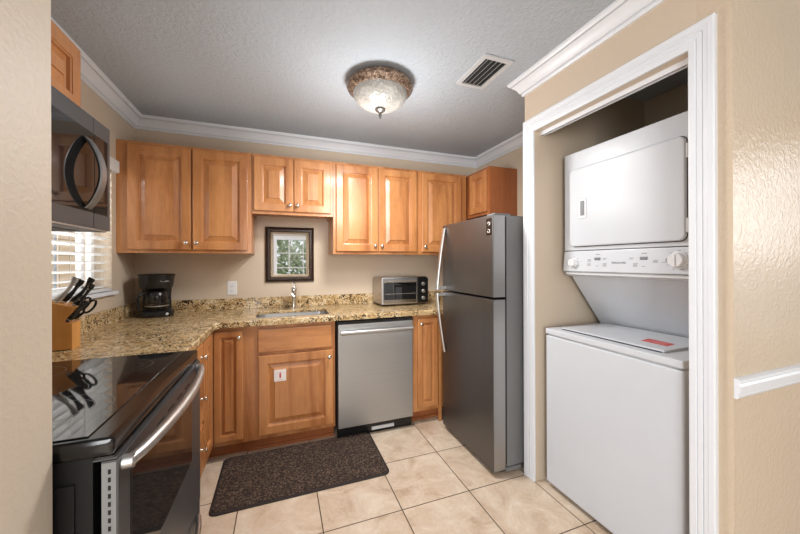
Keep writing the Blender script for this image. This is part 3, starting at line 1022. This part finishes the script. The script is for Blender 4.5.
def dial(x, z, r):
    y = pf(z)
    k = MB().lathe([(r * 1.15, 0.0), (r * 1.12, -0.004), (r, -0.006), (r * 0.92, -0.022), (r * 0.80, -0.026), (0.001, -0.026)], (x, y, z), 'y', 28)
    k.box(x - 0.002, x + 0.002, y - 0.030, y - 0.020, z - r * 0.75, z + r * 0.75, 0.001)
    return k.build('dial', 'white_plastic', t)


dial(0.072, 1.294, 0.024)
dial(0.592, 1.304, 0.033)
for cx, cz, r in ((0.072, 1.294, 0.036), (0.592, 1.304, 0.046)):
    for k in range(9):
        an = R(k * 40 + 10)
        x, z = cx + r * cos(an), cz + r * sin(an) * 0.9
        MB().box(x - 0.006, x + 0.006, pf(z) - 0.0008, pf(z) - 0.0001, z - 0.0009, z + 0.0009).build('dial_tick', 'ink', t)
for x0, z0, n in ((0.158, 1.310, 3), (0.158, 1.288, 3), (0.248, 1.316, 2), (0.250, 1.290, 4), (0.385, 1.316, 2), (0.405, 1.290, 4), (0.492, 1.304, 3)):
    for k in range(n):
        z = z0 - 0.005 * k
        MB().box(x0, x0 + 0.022 - 0.004 * (k % 2), pf(z) - 0.0008, pf(z) - 0.0001, z - 0.0009, z + 0.0009).build('printed_line', 'ink', t)
for x in (0.217, 0.452):
    MB().box(x - 0.012, x + 0.012, pf(1.338) - 0.0008, pf(1.338) - 0.0001, 1.336, 1.339).build('printed_line', 'ink', t)
    MB().box(x - 0.008, x + 0.008, pf(1.276) - 0.0008, pf(1.276) - 0.0001, 1.275, 1.277).build('printed_line', 'ink', t)
for x in (0.217, 0.452):
    z = 1.314
    MB().box(x - 0.016, x + 0.016, pf(z) - 0.004, pf(z) + 0.001, z - 0.007, z + 0.007, 0.003).build('rocker_switch', 'ink', t)
MB().box(0.523, 0.545, pf(1.304) - 0.005, pf(1.304) + 0.001, 1.296, 1.312, 0.002).build('start_button', 'panel_grey', t)
text('FRIGIDAIRE', 0.0145, 'lettering', 'ink', t, (0.334, pf(1.292) - 0.0006, 1.292), (R(90), 0, 0))
for x in (0.05, LW - 0.05):
    for y in (0.06, 0.64):
        MB().lathe([(0.018, 0.0), (0.018, 0.012), (0.010, 0.014), (0.010, 0.0298)], (x, y, 0), 'z', 12).build('foot', 'rubber', t)

# ------------------------------------------------------------------ range
t = thing('range', 'black glass-top electric range with stainless front beside the countertop', 'stove', (-0.329, 0.867, 0), 90)
RW = 0.762
# local x = along the width, local y = depth behind the door face
MB().box(0.006, RW - 0.006, 0.046, 0.690, 0.03, 0.884).build('oven_body', 'matte_black', t)
MB().box(0.001, 0.0058, 0.075, 0.66, 0.06, 0.835, 0.002).build('side_panel', 'matte_black', t)
# cooktop: bull-nosed black frame round a ceramic glass plate
MB().box(0, RW, 0.008, 0.700, 0.8843, 0.922, 0.014, 4).build('cooktop_frame', 'black', t)
ck = MB().box(0.022, RW - 0.022, 0.060, 0.640, 0.9222, 0.9250, 0.001).build('cooktop_glass', 'black_glass', t)
for cx, cy, r in ((0.20, 0.20, 0.110), (0.57, 0.20, 0.085), (0.20, 0.475, 0.080), (0.57, 0.475, 0.105)):
    MB().disc((cx, cy), r - 0.0012, r, 0.92515).disc((cx, cy), r * 0.62, r * 0.62 + 0.001, 0.92515).build('burner_ring', 'ring', ck)
# vent trim under the lip
MB().box(0.002, RW - 0.002, 0.008, 0.0455, 0.8785, 0.8838, 0.001).build('vent_trim', 'black', t)
MB().box(0.004, RW - 0.004, 0.004, 0.0455, 0.8745, 0.8783, 0.001).build('trim_strip', 'slate', t)
for k in range(6):
    MB().box(0.10 + 0.10 * k, 0.16 + 0.10 * k, 0.0074, 0.0079, 0.8795, 0.8825).build('vent_slot', 'matte_black', t)
# oven door
od = MB().rectrings(0.002, RW - 0.002, 0.275, 0.8735, [(0.0, 0.030), (0, 0.003), (0.001, 0.001), (0.003, 0)], 0).build('oven_door', 'slate', t)
MB().rectrings(0.060, RW - 0.150, 0.520, 0.815, [(0, 0.001), (0, -0.0015), (0.001, -0.002), (0.004, -0.002)], 0).build('oven_window', 'oven_glass', od)
MB().box(0.0005, 0.0019, 0.004, 0.029, 0.28, 0.870).build('door_side', 'steel_side', od)
sl = MB()
for k in range(22):
    sl.box(-0.0002, 0.0004, 0.013, 0.018, 0.846 - 0.0175 * k, 0.856 - 0.0175 * k)
sl.build('vent_slots', 'matte_black', od)
for k in range(5):
    MB().box(0.14 + 0.095 * k, 0.20 + 0.095 * k, -0.0006, 0.0005, 0.832, 0.838).build('vent_slot', 'matte_black', od)
hp = []
hr = []
for k in range(17):
    u = k / 16
    hp.append((0.022 + (RW - 0.066) * u, -0.010 - 0.034 * sin(pi * u) ** 0.7, 0.855))
    hr.append(0.013 + 0.003 * sin(pi * u))
hb = MB().tube(hp, hr, 14)
hb.lathe([(0.016, 0.0), (0.015, -0.020)], (0.026, 0.0, 0.855), 'y', 14).lathe([(0.016, 0.0), (0.015, -0.020)], (RW - 0.046, 0.0, 0.855), 'y', 14)
hb.build('handle', 'steel_bright', od)
# storage drawer
sd = MB().rectrings(0.002, RW - 0.002, 0.075, 0.268, [(0, 0.040), (0, 0.003), (0.003, 0)], 0.002).build('storage_drawer', 'slate', t)
dp = [(0.06 + (RW - 0.12) * k / 12, -0.004 - 0.032 * sin(pi * k / 12) ** 0.7, 0.236) for k in range(13)]
MB().tube(dp, 0.010, 12).build('handle', 'steel_bright', sd)
MB().box(0.02, RW - 0.02, 0.06, 0.66, 0.0, 0.0298).build('base', 'matte_black', t)
bgd = MB().prism([(0.642, 0.9226), (0.655, 1.06), (0.672, 1.07), (0.705, 1.07), (0.705, 0.9226)], 'yz', 0.004, RW - 0.004, 0.004).build('control_backguard', 'black', t)
for x in (0.10, 0.19, 0.57, 0.66):
    MB().lathe([(0.022, 0.0), (0.020, -0.020), (0.010, -0.024), (0.001, -0.024)], (x, 0.650, 1.0), 'y', 20).build('knob', 'black_plastic', bgd)

# ------------------------------------------------------------------ microwave
t = thing('microwave', 'slate grey over-the-range microwave with a bowed handle above the stove', 'microwave', (-0.637, 0.862, 0), 90)
MW, mz0, mz1 = 0.756, 1.424, 1.832
MB().box(0, MW, 0.030, 0.392, mz0 + 0.012, mz1, 0.003).build('case', 'slate', t)
MB().rectrings(0, 0.634, mz0 + 0.002, mz1, [(0, 0.029), (0, 0.004), (0.001, 0.001), (0.004, 0)], 0).build('door', 'slate', t)
MB().rectrings(0.636, MW, mz0 + 0.002, mz1, [(0, 0.029), (0, 0.004), (0.001, 0.001), (0.004, 0)], 0).build('control_panel', 'slate', t)
for a, b_, nm in ((0.05, 0.633, 'door_window'), (0.637, 0.732, 'keypad_glass')):
    MB().rectrings(a, b_, 1.482, 1.771, [(0, 0.001), (0, -0.001), (0.0008, -0.0016), (0.003, -0.0016)], 0).build(nm, 'oven_glass', t)
hp, hr = [], []
for k in range(17):
    u = k / 16
    hp.append((0.580, -0.006 - 0.044 * sin(pi * u) ** 0.8, 1.490 + 0.248 * u))
hb = MB()
rs = []
for x, y, z in hp:
    rs.append([(x - 0.017, y - 0.004, z), (x + 0.017, y - 0.004, z), (x + 0.020, y, z), (x + 0.017, y + 0.007, z), (x - 0.017, y + 0.007, z), (x - 0.020, y, z)])
hb.rings(rs)
hb.build('handle', 'handle_grey', t)
MB().box(0.008, MW - 0.008, 0.010, 0.380, mz0 - 0.004, mz0 + 0.0115, 0.003).build('underside', 'dark_steel', t)
ug = MB()
for k in range(9):
    ug.box(0.06, 0.36, 0.07 + 0.022 * k, 0.080 + 0.022 * k, mz0 - 0.007, mz0 - 0.0045).box(0.40, 0.70, 0.07 + 0.022 * k, 0.080 + 0.022 * k, mz0 - 0.007, mz0 - 0.0045)
ug.build('filter_grille', 'slate', t)
MB().box(0.02, MW - 0.02, 0.0005, 0.0095, mz0 - 0.003, mz0 + 0.0015, 0.001).build('bottom_trim', 'steel_bright', t)
lg = MB()
for k in range(4):
    lg.box(0.330 + 0.016 * k, 0.341 + 0.016 * k, -0.0008, 0.0003, 1.796, 1.799).box(0.330 + 0.016 * k, 0.333 + 0.016 * k, -0.0008, 0.0003, 1.790, 1.806)
lg.build('brand_mark', 'paper', t)

# ------------------------------------------------------------------ toaster oven
t = thing('toaster_oven', 'small steel toaster oven with a dark glass door on the granite counter', 'toaster oven', (0.826, 2.684, CT1), 1.5)
TW, TD, TH = 0.452, 0.275, 0.256
def rr_body(x0, x1, z0, z1, r):
    pts = []
    for cx, cz, a in ((x1 - r, z0 + 0.012, -90), (x1 - r, z1 - r, 0), (x0 + r, z1 - r, 90), (x0 + r, z0 + 0.012, 180)):
        rad = 0.012 if cz < (z0 + z1) / 2 else r
        cx2 = (x1 - rad) if cx > (x0 + x1) / 2 else (x0 + rad)
        pts += fillet((cx2, cz if rad == r else z0 + rad), rad, a, a + 90, 5)
    return pts
MB().prism(rr_body(0, TW, 0.012, TH, 0.030), 'xz', 0.012, TD, 0.004).build('case', 'toaster', t)
MB().rectrings(0.004, 0.338, 0.018, TH - 0.006, [(0, 0.011), (0, 0.002), (0.003, 0), (0.010, 0.0), (0.013, 0.006)], 0).build('front_frame', 'steel_bright', t)
dr = MB().box(0.020, 0.326, -0.006, 0.0055, 0.034, 0.206, 0.003).build('door', 'black_glass', t)
MB().box(0.020, 0.326, -0.009, -0.0062, 0.030, 0.058, 0.002).build('lower_rail', 'toaster', dr)
MB().tube([(0.030, -0.012, 0.215), (0.036, -0.026, 0.218), (0.310, -0.026, 0.218), (0.316, -0.012, 0.215)], 0.0095, 10).build('handle', 'steel_bright', dr)
rk = MB()
for z in (0.108,):
    rk.tube([(0.030, -0.0066, z), (0.318, -0.0066, z)], 0.002, 6)
rk.build('rack_line', 'steel_bright', dr)
MB().rectrings(0.342, TW - 0.004, 0.018, TH - 0.006, [(0, 0.011), (0, 0.002), (0.003, 0)], 0, rad=0.02).build('control_panel', 'black_plastic', t)
for z in (0.062, 0.125, 0.190):
    MB().lathe([(0.017, 0.0), (0.016, -0.014), (0.012, -0.017), (0.001, -0.017)], (0.396, 0.0, z), 'y', 20).build('knob', 'steel_bright', t)
for x in (0.03, TW - 0.03):
    for y in (0.04, TD - 0.03):
        MB().lathe([(0.012, 0.0005), (0.012, 0.0118)], (x, y, 0), 'z', 12).build('foot', 'rubber', t)

# ------------------------------------------------------------------ coffee maker and its carafe
cm_loc, cm_rz = (-0.845, 2.835, CT1), 14
t = thing('coffee_maker', 'black drip coffee maker in the counter corner', 'coffee maker', cm_loc, cm_rz)
def oval(a, b_, z, cy=0.0, n=28, p=2.6):
    out = []
    for k in range(n):
        an = 2 * pi * k / n
        c_, s_ = cos(an), sin(an)
        out.append((a * math.copysign(abs(c_) ** (2 / p), c_), cy + b_ * math.copysign(abs(s_) ** (2 / p), s_), z))
    return out
MB().rings([oval(0.102, 0.110, 0.001), oval(0.106, 0.114, 0.010), oval(0.106, 0.114, 0.032), oval(0.100, 0.108, 0.040), oval(0.090, 0.098, 0.042)]).build('base', 'black_plastic', t)
MB().lathe([(0.066, 0.0), (0.066, 0.003), (0.060, 0.004)], (0, -0.030, 0.042), 'z', 28).build('warming_plate', 'matte_black', t)
MB().rings([oval(0.088, 0.030, 0.0425, 0.075, p=4), oval(0.084, 0.026, 0.14, 0.077, p=4), oval(0.090, 0.030, 0.205, 0.072, p=4)]).build('tower', 'black_plastic', t)
MB().rings([oval(0.094, 0.096, 0.2055), oval(0.100, 0.104, 0.222), oval(0.108, 0.112, 0.286), oval(0.108, 0.112, 0.292)]).build('brew_head', 'black_plastic', t)
MB().rings([oval(0.113, 0.117, 0.2923), oval(0.114, 0.118, 0.300), oval(0.106, 0.110, 0.307), oval(0.060, 0.064, 0.309)]).build('lid', 'black_plastic', t)
MB().lathe([(0.010, 0.0), (0.0095, -0.006), (0.006, -0.008), (0.001, -0.008)], (0.062, -0.0985, 0.021), 'y', 18).build('switch', 'panel_grey', t)
text('Mr. Coffee', 0.012, 'lettering', 'paper', t, (0.050, -0.1015, 0.256), (R(84), 0, R(13)))
ca = thing('coffee_carafe', 'glass carafe with a black handle standing in the coffee maker', 'carafe',
           (cm_loc[0] + 0.030 * sin(R(cm_rz)), cm_loc[1] - 0.030 * cos(R(cm_rz)), CT1 + 0.0465), cm_rz)
MB().lathe([(0.001, 0.0005), (0.055, 0.0005), (0.066, 0.010), (0.071, 0.035), (0.069, 0.070), (0.062, 0.105), (0.056, 0.124), (0.054, 0.124), (0.060, 0.104),
            (0.067, 0.070), (0.069, 0.035), (0.064, 0.011), (0.054, 0.0025), (0.001, 0.0025)], (0, 0, 0), 'z', 32, cap=False).build('glass_jug', 'carafe', ca)
MB().lathe([(0.0635, 0.104), (0.0640, 0.108), (0.0580, 0.126), (0.0565, 0.126)], (0, 0, 0), 'z', 32, cap=False).build('collar', 'black_plastic', ca)
MB().lathe([(0.055, 0.1265), (0.056, 0.132), (0.048, 0.140), (0.020, 0.144), (0.001, 0.144)], (0, 0, 0), 'z', 28).build('lid', 'black_plastic', ca)
MB().tube([(-0.052, -0.030, 0.122), (-0.076, -0.046, 0.128), (-0.096, -0.060, 0.112), (-0.104, -0.066, 0.075), (-0.100, -0.062, 0.030), (-0.096, -0.060, 0.012)],
          [0.010, 0.011, 0.012, 0.012, 0.011, 0.009], 12).build('handle', 'black_plastic', ca)
MB().lathe([(0.0722, 0.030), (0.0726, 0.032), (0.0722, 0.036)], (0, 0, 0), 'z', 32, cap=False).build('metal_band', 'steel_bright', ca)

# ------------------------------------------------------------------ knife block, knives and scissors
KB, KR = (-0.874, 1.902, CT1), 8
t = thing('knife_block', 'slanted wooden knife block on the counter beside the window', 'knife block', KB, KR)
prof = [(-0.118, 0.0), (0.0, 0.0), (0.0, 0.118), (-0.034, 0.118), (0.012, 0.186), (-0.092, 0.222), (-0.118, 0.185)]
MB().prism(prof, 'xz', -0.048, 0.048, 0.003).build('block_body', 'block', t)
MB().box(-0.112, -0.006, -0.0481, 0.0481, 0.0002, 0.004).build('base_strip', 'matte_black', t)
ang = math.atan2(0.068, 0.046)                 # lean of the slots
ux, uz = cos(ang), sin(ang)


def to_world(lx, ly, lz):
    c_, s_ = cos(R(KR)), sin(R(KR))
    return (KB[0] + c_ * lx - s_ * ly, KB[1] + s_ * lx + c_ * ly, KB[2] + lz)


def knife(label, lx, ly, lz, ln, wd, mat, rivets=True, curve=0.006):
    """handle standing out of the slot at (lx, ly, lz); local z runs along the handle"""
    k = thing('kitchen_knife', label, 'knife', to_world(lx, ly, lz), KR, 'knives in the wooden block')
    k.rotation_euler = (0, pi / 2 - ang, R(KR))
    n = 9
    rs = []
    for i in range(n + 1):
        u = i / n
        wv = wd * (0.75 + 0.25 * cos(2 * pi * (u - 0.05)) + 0.22 * max(0, u - 0.7) / 0.3)
        cx = curve * sin(pi * u) - 0.5 * curve * u
        th = 0.0078 if 0 < i < n else 0.005
        if i in (0, n):
            wv *= 0.82
        rs.append([(cx + wv * cos(2 * pi * q / 12), th * sin(2 * pi * q / 12), 0.010 + ln * u) for q in range(12)])
    MB().rings(rs).build('handle', mat, k)
    MB().box(-wd * 0.75, wd * 0.75, -0.0065, 0.0065, 0.0015, 0.0105, 0.002).build('bolster', 'chrome', k)
    MB().box(-wd * 0.7, wd * 0.7, -0.0012, 0.0012, -0.004, 0.0015).build('blade', 'chrome', k)
    if rivets:
        r_ = MB()
        for u in (0.25, 0.5, 0.75):
            r_.lathe([(0.003, -0.0088), (0.003, 0.0088)], (0, 0, 0.010 + ln * u), 'y', 10)
        r_.build('rivets', 'chrome', k)
    return k


def top_z(x):                                   # upper slot face of the block
    return 0.186 + (0.012 - x) / 0.104 * 0.036


knife('silver-handled kitchen knife at the left of the knife block', -0.062, -0.030, top_z(-0.062), 0.120, 0.0135, 'steel_bright', False)
knife('thick black kitchen knife just behind the silver-handled one', -0.050, 0.004, top_z(-0.050), 0.112, 0.0140, 'black_plastic', False)
knife('black kitchen knife standing tallest at the back of the block', -0.028, 0.030, top_z(-0.028), 0.126, 0.0135, 'black_plastic', False)
knife('black riveted kitchen knife standing from the right edge of the block top', -0.002, -0.024, top_z(-0.002), 0.108, 0.0120, 'black_plastic', True)
for lx, ly, ln, lab in ((-0.020, -0.034, 0.088, 'nearest short black knife from the low front step of the block'),
                        (-0.018, -0.010, 0.090, 'middle short black knife from the low front step of the block')):
    knife(lab, lx, ly, 0.127, ln, 0.0105, 'black_plastic', True, 0.003)
sc = thing('kitchen_scissors', 'black-handled kitchen scissors in the low front step of the knife block', 'scissors', to_world(-0.012, 0.022, 0.127), KR)
sc.rotation_euler = (0, pi / 2 - ang, R(KR))
for s_ in (-1, 1):
    pts = []
    for i in range(17):
        an = 2 * pi * i / 16
        pts.append((s_ * 0.012 + 0.014 * sin(an) * 1.0, 0.0, 0.075 + 0.033 * cos(an)))
    MB().tube([(0.0, 0, 0.004), (s_ * 0.006, 0, 0.030), (s_ * 0.010, 0, 0.046)], 0.006, 10, up=(0, 1, 0)).tube(pts, 0.0052, 8, up=(0, 1, 0)).build('handle', 'black_plastic', sc)
MB().box(-0.008, 0.008, -0.002, 0.002, -0.004, 0.008).build('blades', 'chrome', sc)

# ------------------------------------------------------------------ window blind
t = thing('window_blind', 'white horizontal slat blind in the window left of the sink wall', 'blind', (XL - 0.018, (WY0 + WY1) / 2, WZ0), 0)
hw_ = (WY1 - WY0) / 2 - 0.012
sl = MB()
z = 0.035
while z < 0.80:
    a = R(16)
    pts = [(0.024 * k * cos(a) + 0.0, 0.024 * k * sin(a) + 0.0035 * (1 - k * k)) for k in (-1, -0.5, 0, 0.5, 1)]
    low = [(p[0], p[1] - 0.0026) for p in pts[::-1]]
    sl.prism([(p[0], p[1] + z) for p in pts + low], 'xz', -hw_, hw_)
    z += 0.0505
sl.build('slats', 'blind', t)
MB().box(-0.022, 0.022, -hw_, hw_, 0.004, 0.018, 0.004).build('bottom_rail', 'blind', t)
MB().box(-0.028, 0.030, -hw_, hw_, 0.800, 0.842, 0.003).build('headrail', 'blind', t)
vl = MB().box(0.046, 0.060, -hw_ - 0.02, hw_ + 0.012, 0.775, 0.850, 0.003)
vl.box(0.0185, 0.0458, hw_ + 0.0125, hw_ + 0.020, 0.775, 0.850)
vl.build('valance', 'blind', t)
for y in (-hw_ * 0.7, 0.0, hw_ * 0.7):
    MB().tube([(0.0255, y, 0.012), (0.0255, y, 0.80)], 0.0009, 6).tube([(-0.0255, y, 0.012), (-0.0255, y, 0.80)], 0.0009, 6).build('ladder_cord', 'cord', t)
MB().tube([(0.045, 0.080, 0.79), (0.046, 0.080, 0.30), (0.047, 0.080, -0.09)], 0.0022, 8).build('pull_cord', 'cord', t)

# ------------------------------------------------------------------ wall items
t = thing('framed_mirror', 'small framed mirror with a carved dark frame hanging above the sink', 'mirror', (0.082, YB - 0.001, 1.370))
mw, mh = 0.2015, 0.2385
MB().rectrings(-mw, mw, -mh, mh, [(0, 0.0), (0, -0.014), (0.004, -0.018), (0.008, -0.016), (0.012, -0.012), (0.014, -0.018), (0.022, -0.026), (0.036, -0.028), (0.046, -0.022),
               (0.050, -0.016), (0.050, -0.004)], 0, cap0=True, cap1=False).build('frame', 'frame', t, smooth=25)
rp = MB()
n = 0
for (x0, z0, x1, z1) in ((-mw + 0.050, -mh + 0.050, mw - 0.050, -mh + 0.050), (mw - 0.050, -mh + 0.050, mw - 0.050, mh - 0.050), (mw - 0.050, mh - 0.050, -mw + 0.050, mh - 0.050),
                         (-mw + 0.050, mh - 0.050, -mw + 0.050, -mh + 0.050)):
    ln_ = math.hypot(x1 - x0, z1 - z0)
    q = int(ln_ / 0.016)
    for k in range(q):
        u0, u1 = (k + 0.05) / q, (k + 0.95) / q
        a_ = (x0 + (x1 - x0) * u0, z0 + (z1 - z0) * u0)
        b_ = (x0 + (x1 - x0) * u1, z0 + (z1 - z0) * u1)
        dx, dz = (z1 - z0) / ln_ * 0.005, -(x1 - x0) / ln_ * 0.005
        rp.tube([(a_[0] + dx, -0.021, a_[1] + dz), ((a_[0] + b_[0]) / 2, -0.022, (a_[1] + b_[1]) / 2), (b_[0] - dx, -0.021, b_[1] - dz)], [0.003, 0.0052, 0.003], 8, up=(0, 1, 0))
rp.build('rope_carving', 'frame_lip', t)
MB().rectrings(-mw - 0.002, mw + 0.002, -mh - 0.002, mh + 0.002, [(0, 0.0), (0, -0.010), (0.004, -0.0145), (0.0055, -0.010)], 0, cap1=False).build('outer_bead', 'frame_lip', t)
MB().rectrings(-mw + 0.0495, mw - 0.0495, -mh + 0.0495, mh - 0.0495, [(0, -0.006), (0.018, -0.0078), (0.020, -0.0078)], 0, cap0=False).build('mirror_glass', 'mirror', t, smooth=0)

t = thing('wall_outlet', 'white double electrical outlet on the wall left of the mirror', 'outlet', (-0.374, YB - 0.0005, 1.090))
MB().rectrings(-0.036, 0.036, -0.058, 0.058, [(0, 0), (0, -0.003), (0.003, -0.006), (0.008, -0.0065)], 0, rad=0.006).build('cover_plate', 'white_plastic', t)
for z in (-0.021, 0.021):
    f_ = MB().rectrings(-0.017, 0.017, z - 0.014, z + 0.014, [(0, -0.006), (0, -0.008), (0.002, -0.0085)], 0, rad=0.009).build('socket', 'white_plastic', t)
    MB().box(-0.008, -0.006, -0.0089, -0.0084, z - 0.001, z + 0.008).box(0.006, 0.008, -0.0089, -0.0084, z, z + 0.008).lathe([(0.0025, -0.0089), (0.0025, -0.0084)], (0, 0, z - 0.007), 'y', 10).build('slots', 'matte_black', f_)

# ------------------------------------------------------------------ ceiling light
def ceiling_light(loc):
    t = thing('ceiling_light', 'flush ceiling light with a bronze relief ring and pressed glass bowl', 'ceiling light', loc)
    MB().lathe([(0.150, -0.0005), (0.172, -0.004), (0.186, -0.012), (0.200, -0.026), (0.204, -0.040), (0.198, -0.052), (0.184, -0.060), (0.178, -0.070), (0.172, -0.074), (0.160, -0.074),
                (0.150, -0.060)], (0, 0, 0), 'z', 64, cap=False).build('relief_ring', 'medallion', t, smooth=60)
    pr = [(0.170, -0.068)] + [(0.166 * cos(R(a)) ** 0.85 if a < 90 else 0.001, -0.072 - 0.094 * sin(R(a))) for a in range(0, 91, 6)]
    MB().lathe(pr, (0, 0, 0), 'z', 64, cap=False).build('glass_bowl', 'lamp_glass', t, smooth=80)
    MB().lathe([(0.001, -0.164), (0.028, -0.166), (0.032, -0.172), (0.026, -0.180), (0.012, -0.185), (0.008, -0.196), (0.0095, -0.208), (0.006, -0.220), (0.0015, -0.227)], (0, 0, 0), 'z', 24, cap=False).build('finial', 'pewter', t, smooth=60)
    l = bpy.data.lights.new('bulb', 'AREA')
    l.shape = 'DISK'
    l.energy, l.size, l.color = 19, 0.30, (1.0, 0.98, 0.96)
    o = bpy.data.objects.new('bulb', l)
    o.location = (loc[0], loc[1], loc[2] - 0.240)
    COL.objects.link(o)
    l = bpy.data.lights.new('bulb_glow', 'POINT')
    l.energy, l.shadow_soft_size, l.color = 18, 0.16, (0.99, 0.985, 0.975)
    o = bpy.data.objects.new('bulb_glow', l)
    o.location = (loc[0], loc[1], loc[2] - 0.56)
    COL.objects.link(o)
    return t


ceiling_light((0.581, 1.910, ZC))

# air vent
t = thing('air_vent', 'grey-white slatted air vent in the ceiling near the closet', 'vent', (1.118, 1.605, ZC))
a, b_ = 0.094, 0.150
v = MB()
for x0, x1, y0, y1 in ((-a, -a + 0.024, -b_, b_), (a - 0.024, a, -b_, b_), (-a + 0.024, a - 0.024, -b_, -b_ + 0.024), (-a + 0.024, a - 0.024, b_ - 0.024, b_)):
    v.box(x0, x1, y0, y1, -0.010, -0.0005)
v.build('vent_frame', 'vent', t)
MB().box(-a + 0.024, a - 0.024, -b_ + 0.024, b_ - 0.024, -0.0018, -0.0006).build('duct', 'dark_vent', t)
for k in range(5):
    x = -a + 0.035 + 0.0295 * k
    MB().prism([(x + 0.010, -0.0022), (x + 0.012, -0.0022), (x + 0.002, -0.0135), (x, -0.0135)], 'xz', -b_ + 0.024, b_ - 0.024).build('louver', 'vent', t)

# ------------------------------------------------------------------ floor mat
t = thing('floor_mat', 'flecked dark brown kitchen mat on the tiles in front of the sink', 'mat', (0.142, 2.146, 0))


def rrect(hx, hy, r, z, n=5):
    ring = []
    for cx, cy, an in ((hx - r, -hy + r, -90), (hx - r, hy - r, 0), (-hx + r, hy - r, 90), (-hx + r, -hy + r, 180)):
        ring += [(p[0], p[1], z) for p in fillet((cx, cy), r, an, an + 90, n)]
    return ring


MB().rings([rrect(0.492, 0.264, 0.040, 0.0008), rrect(0.492, 0.264, 0.040, 0.006), rrect(0.484, 0.256, 0.034, 0.010)], True, True).build('border', 'mat_edge', t)
MB().rings([rrect(0.478, 0.250, 0.028, 0.0102), rrect(0.476, 0.248, 0.026, 0.0135), rrect(0.468, 0.240, 0.02, 0.0145)], True, True).build('pile', 'mat', t)

# ------------------------------------------------------------------ hedge beyond the rear window
t = thing('hedge', 'pale green leafy hedge outside the rear window, seen only in the mirror', 'hedge', (0.5, -4.6, -0.1))
lf = MB()
for k in range(5200):
    c_ = Vector((random.uniform(-2.0, 2.2), random.gauss(0, 0.16), random.uniform(0.05, 2.5)))
    d1 = Vector((random.uniform(-1, 1), random.uniform(-1, 1), random.uniform(-1, 1))).normalized() * 0.10
    d2 = Vector((random.uniform(-1, 1), random.uniform(-1, 1), random.uniform(-1, 1))).normalized() * 0.06
    lf._new([tuple(c_ - d1), tuple(c_ + d2), tuple(c_ + d1), tuple(c_ - d2)], [(0, 1, 2, 3)])
lf.build('foliage', 'leaf', t, smooth=0)
tr = MB()
for k in range(8):
    tr.tube([(-1.8 + 0.55 * k, 0, 0), (-1.75 + 0.55 * k, 0.05, 1.1), (-1.85 + 0.55 * k, -0.03, 2.2)], [0.03, 0.02, 0.008], 8)
tr.build('stems', 'soil', t)
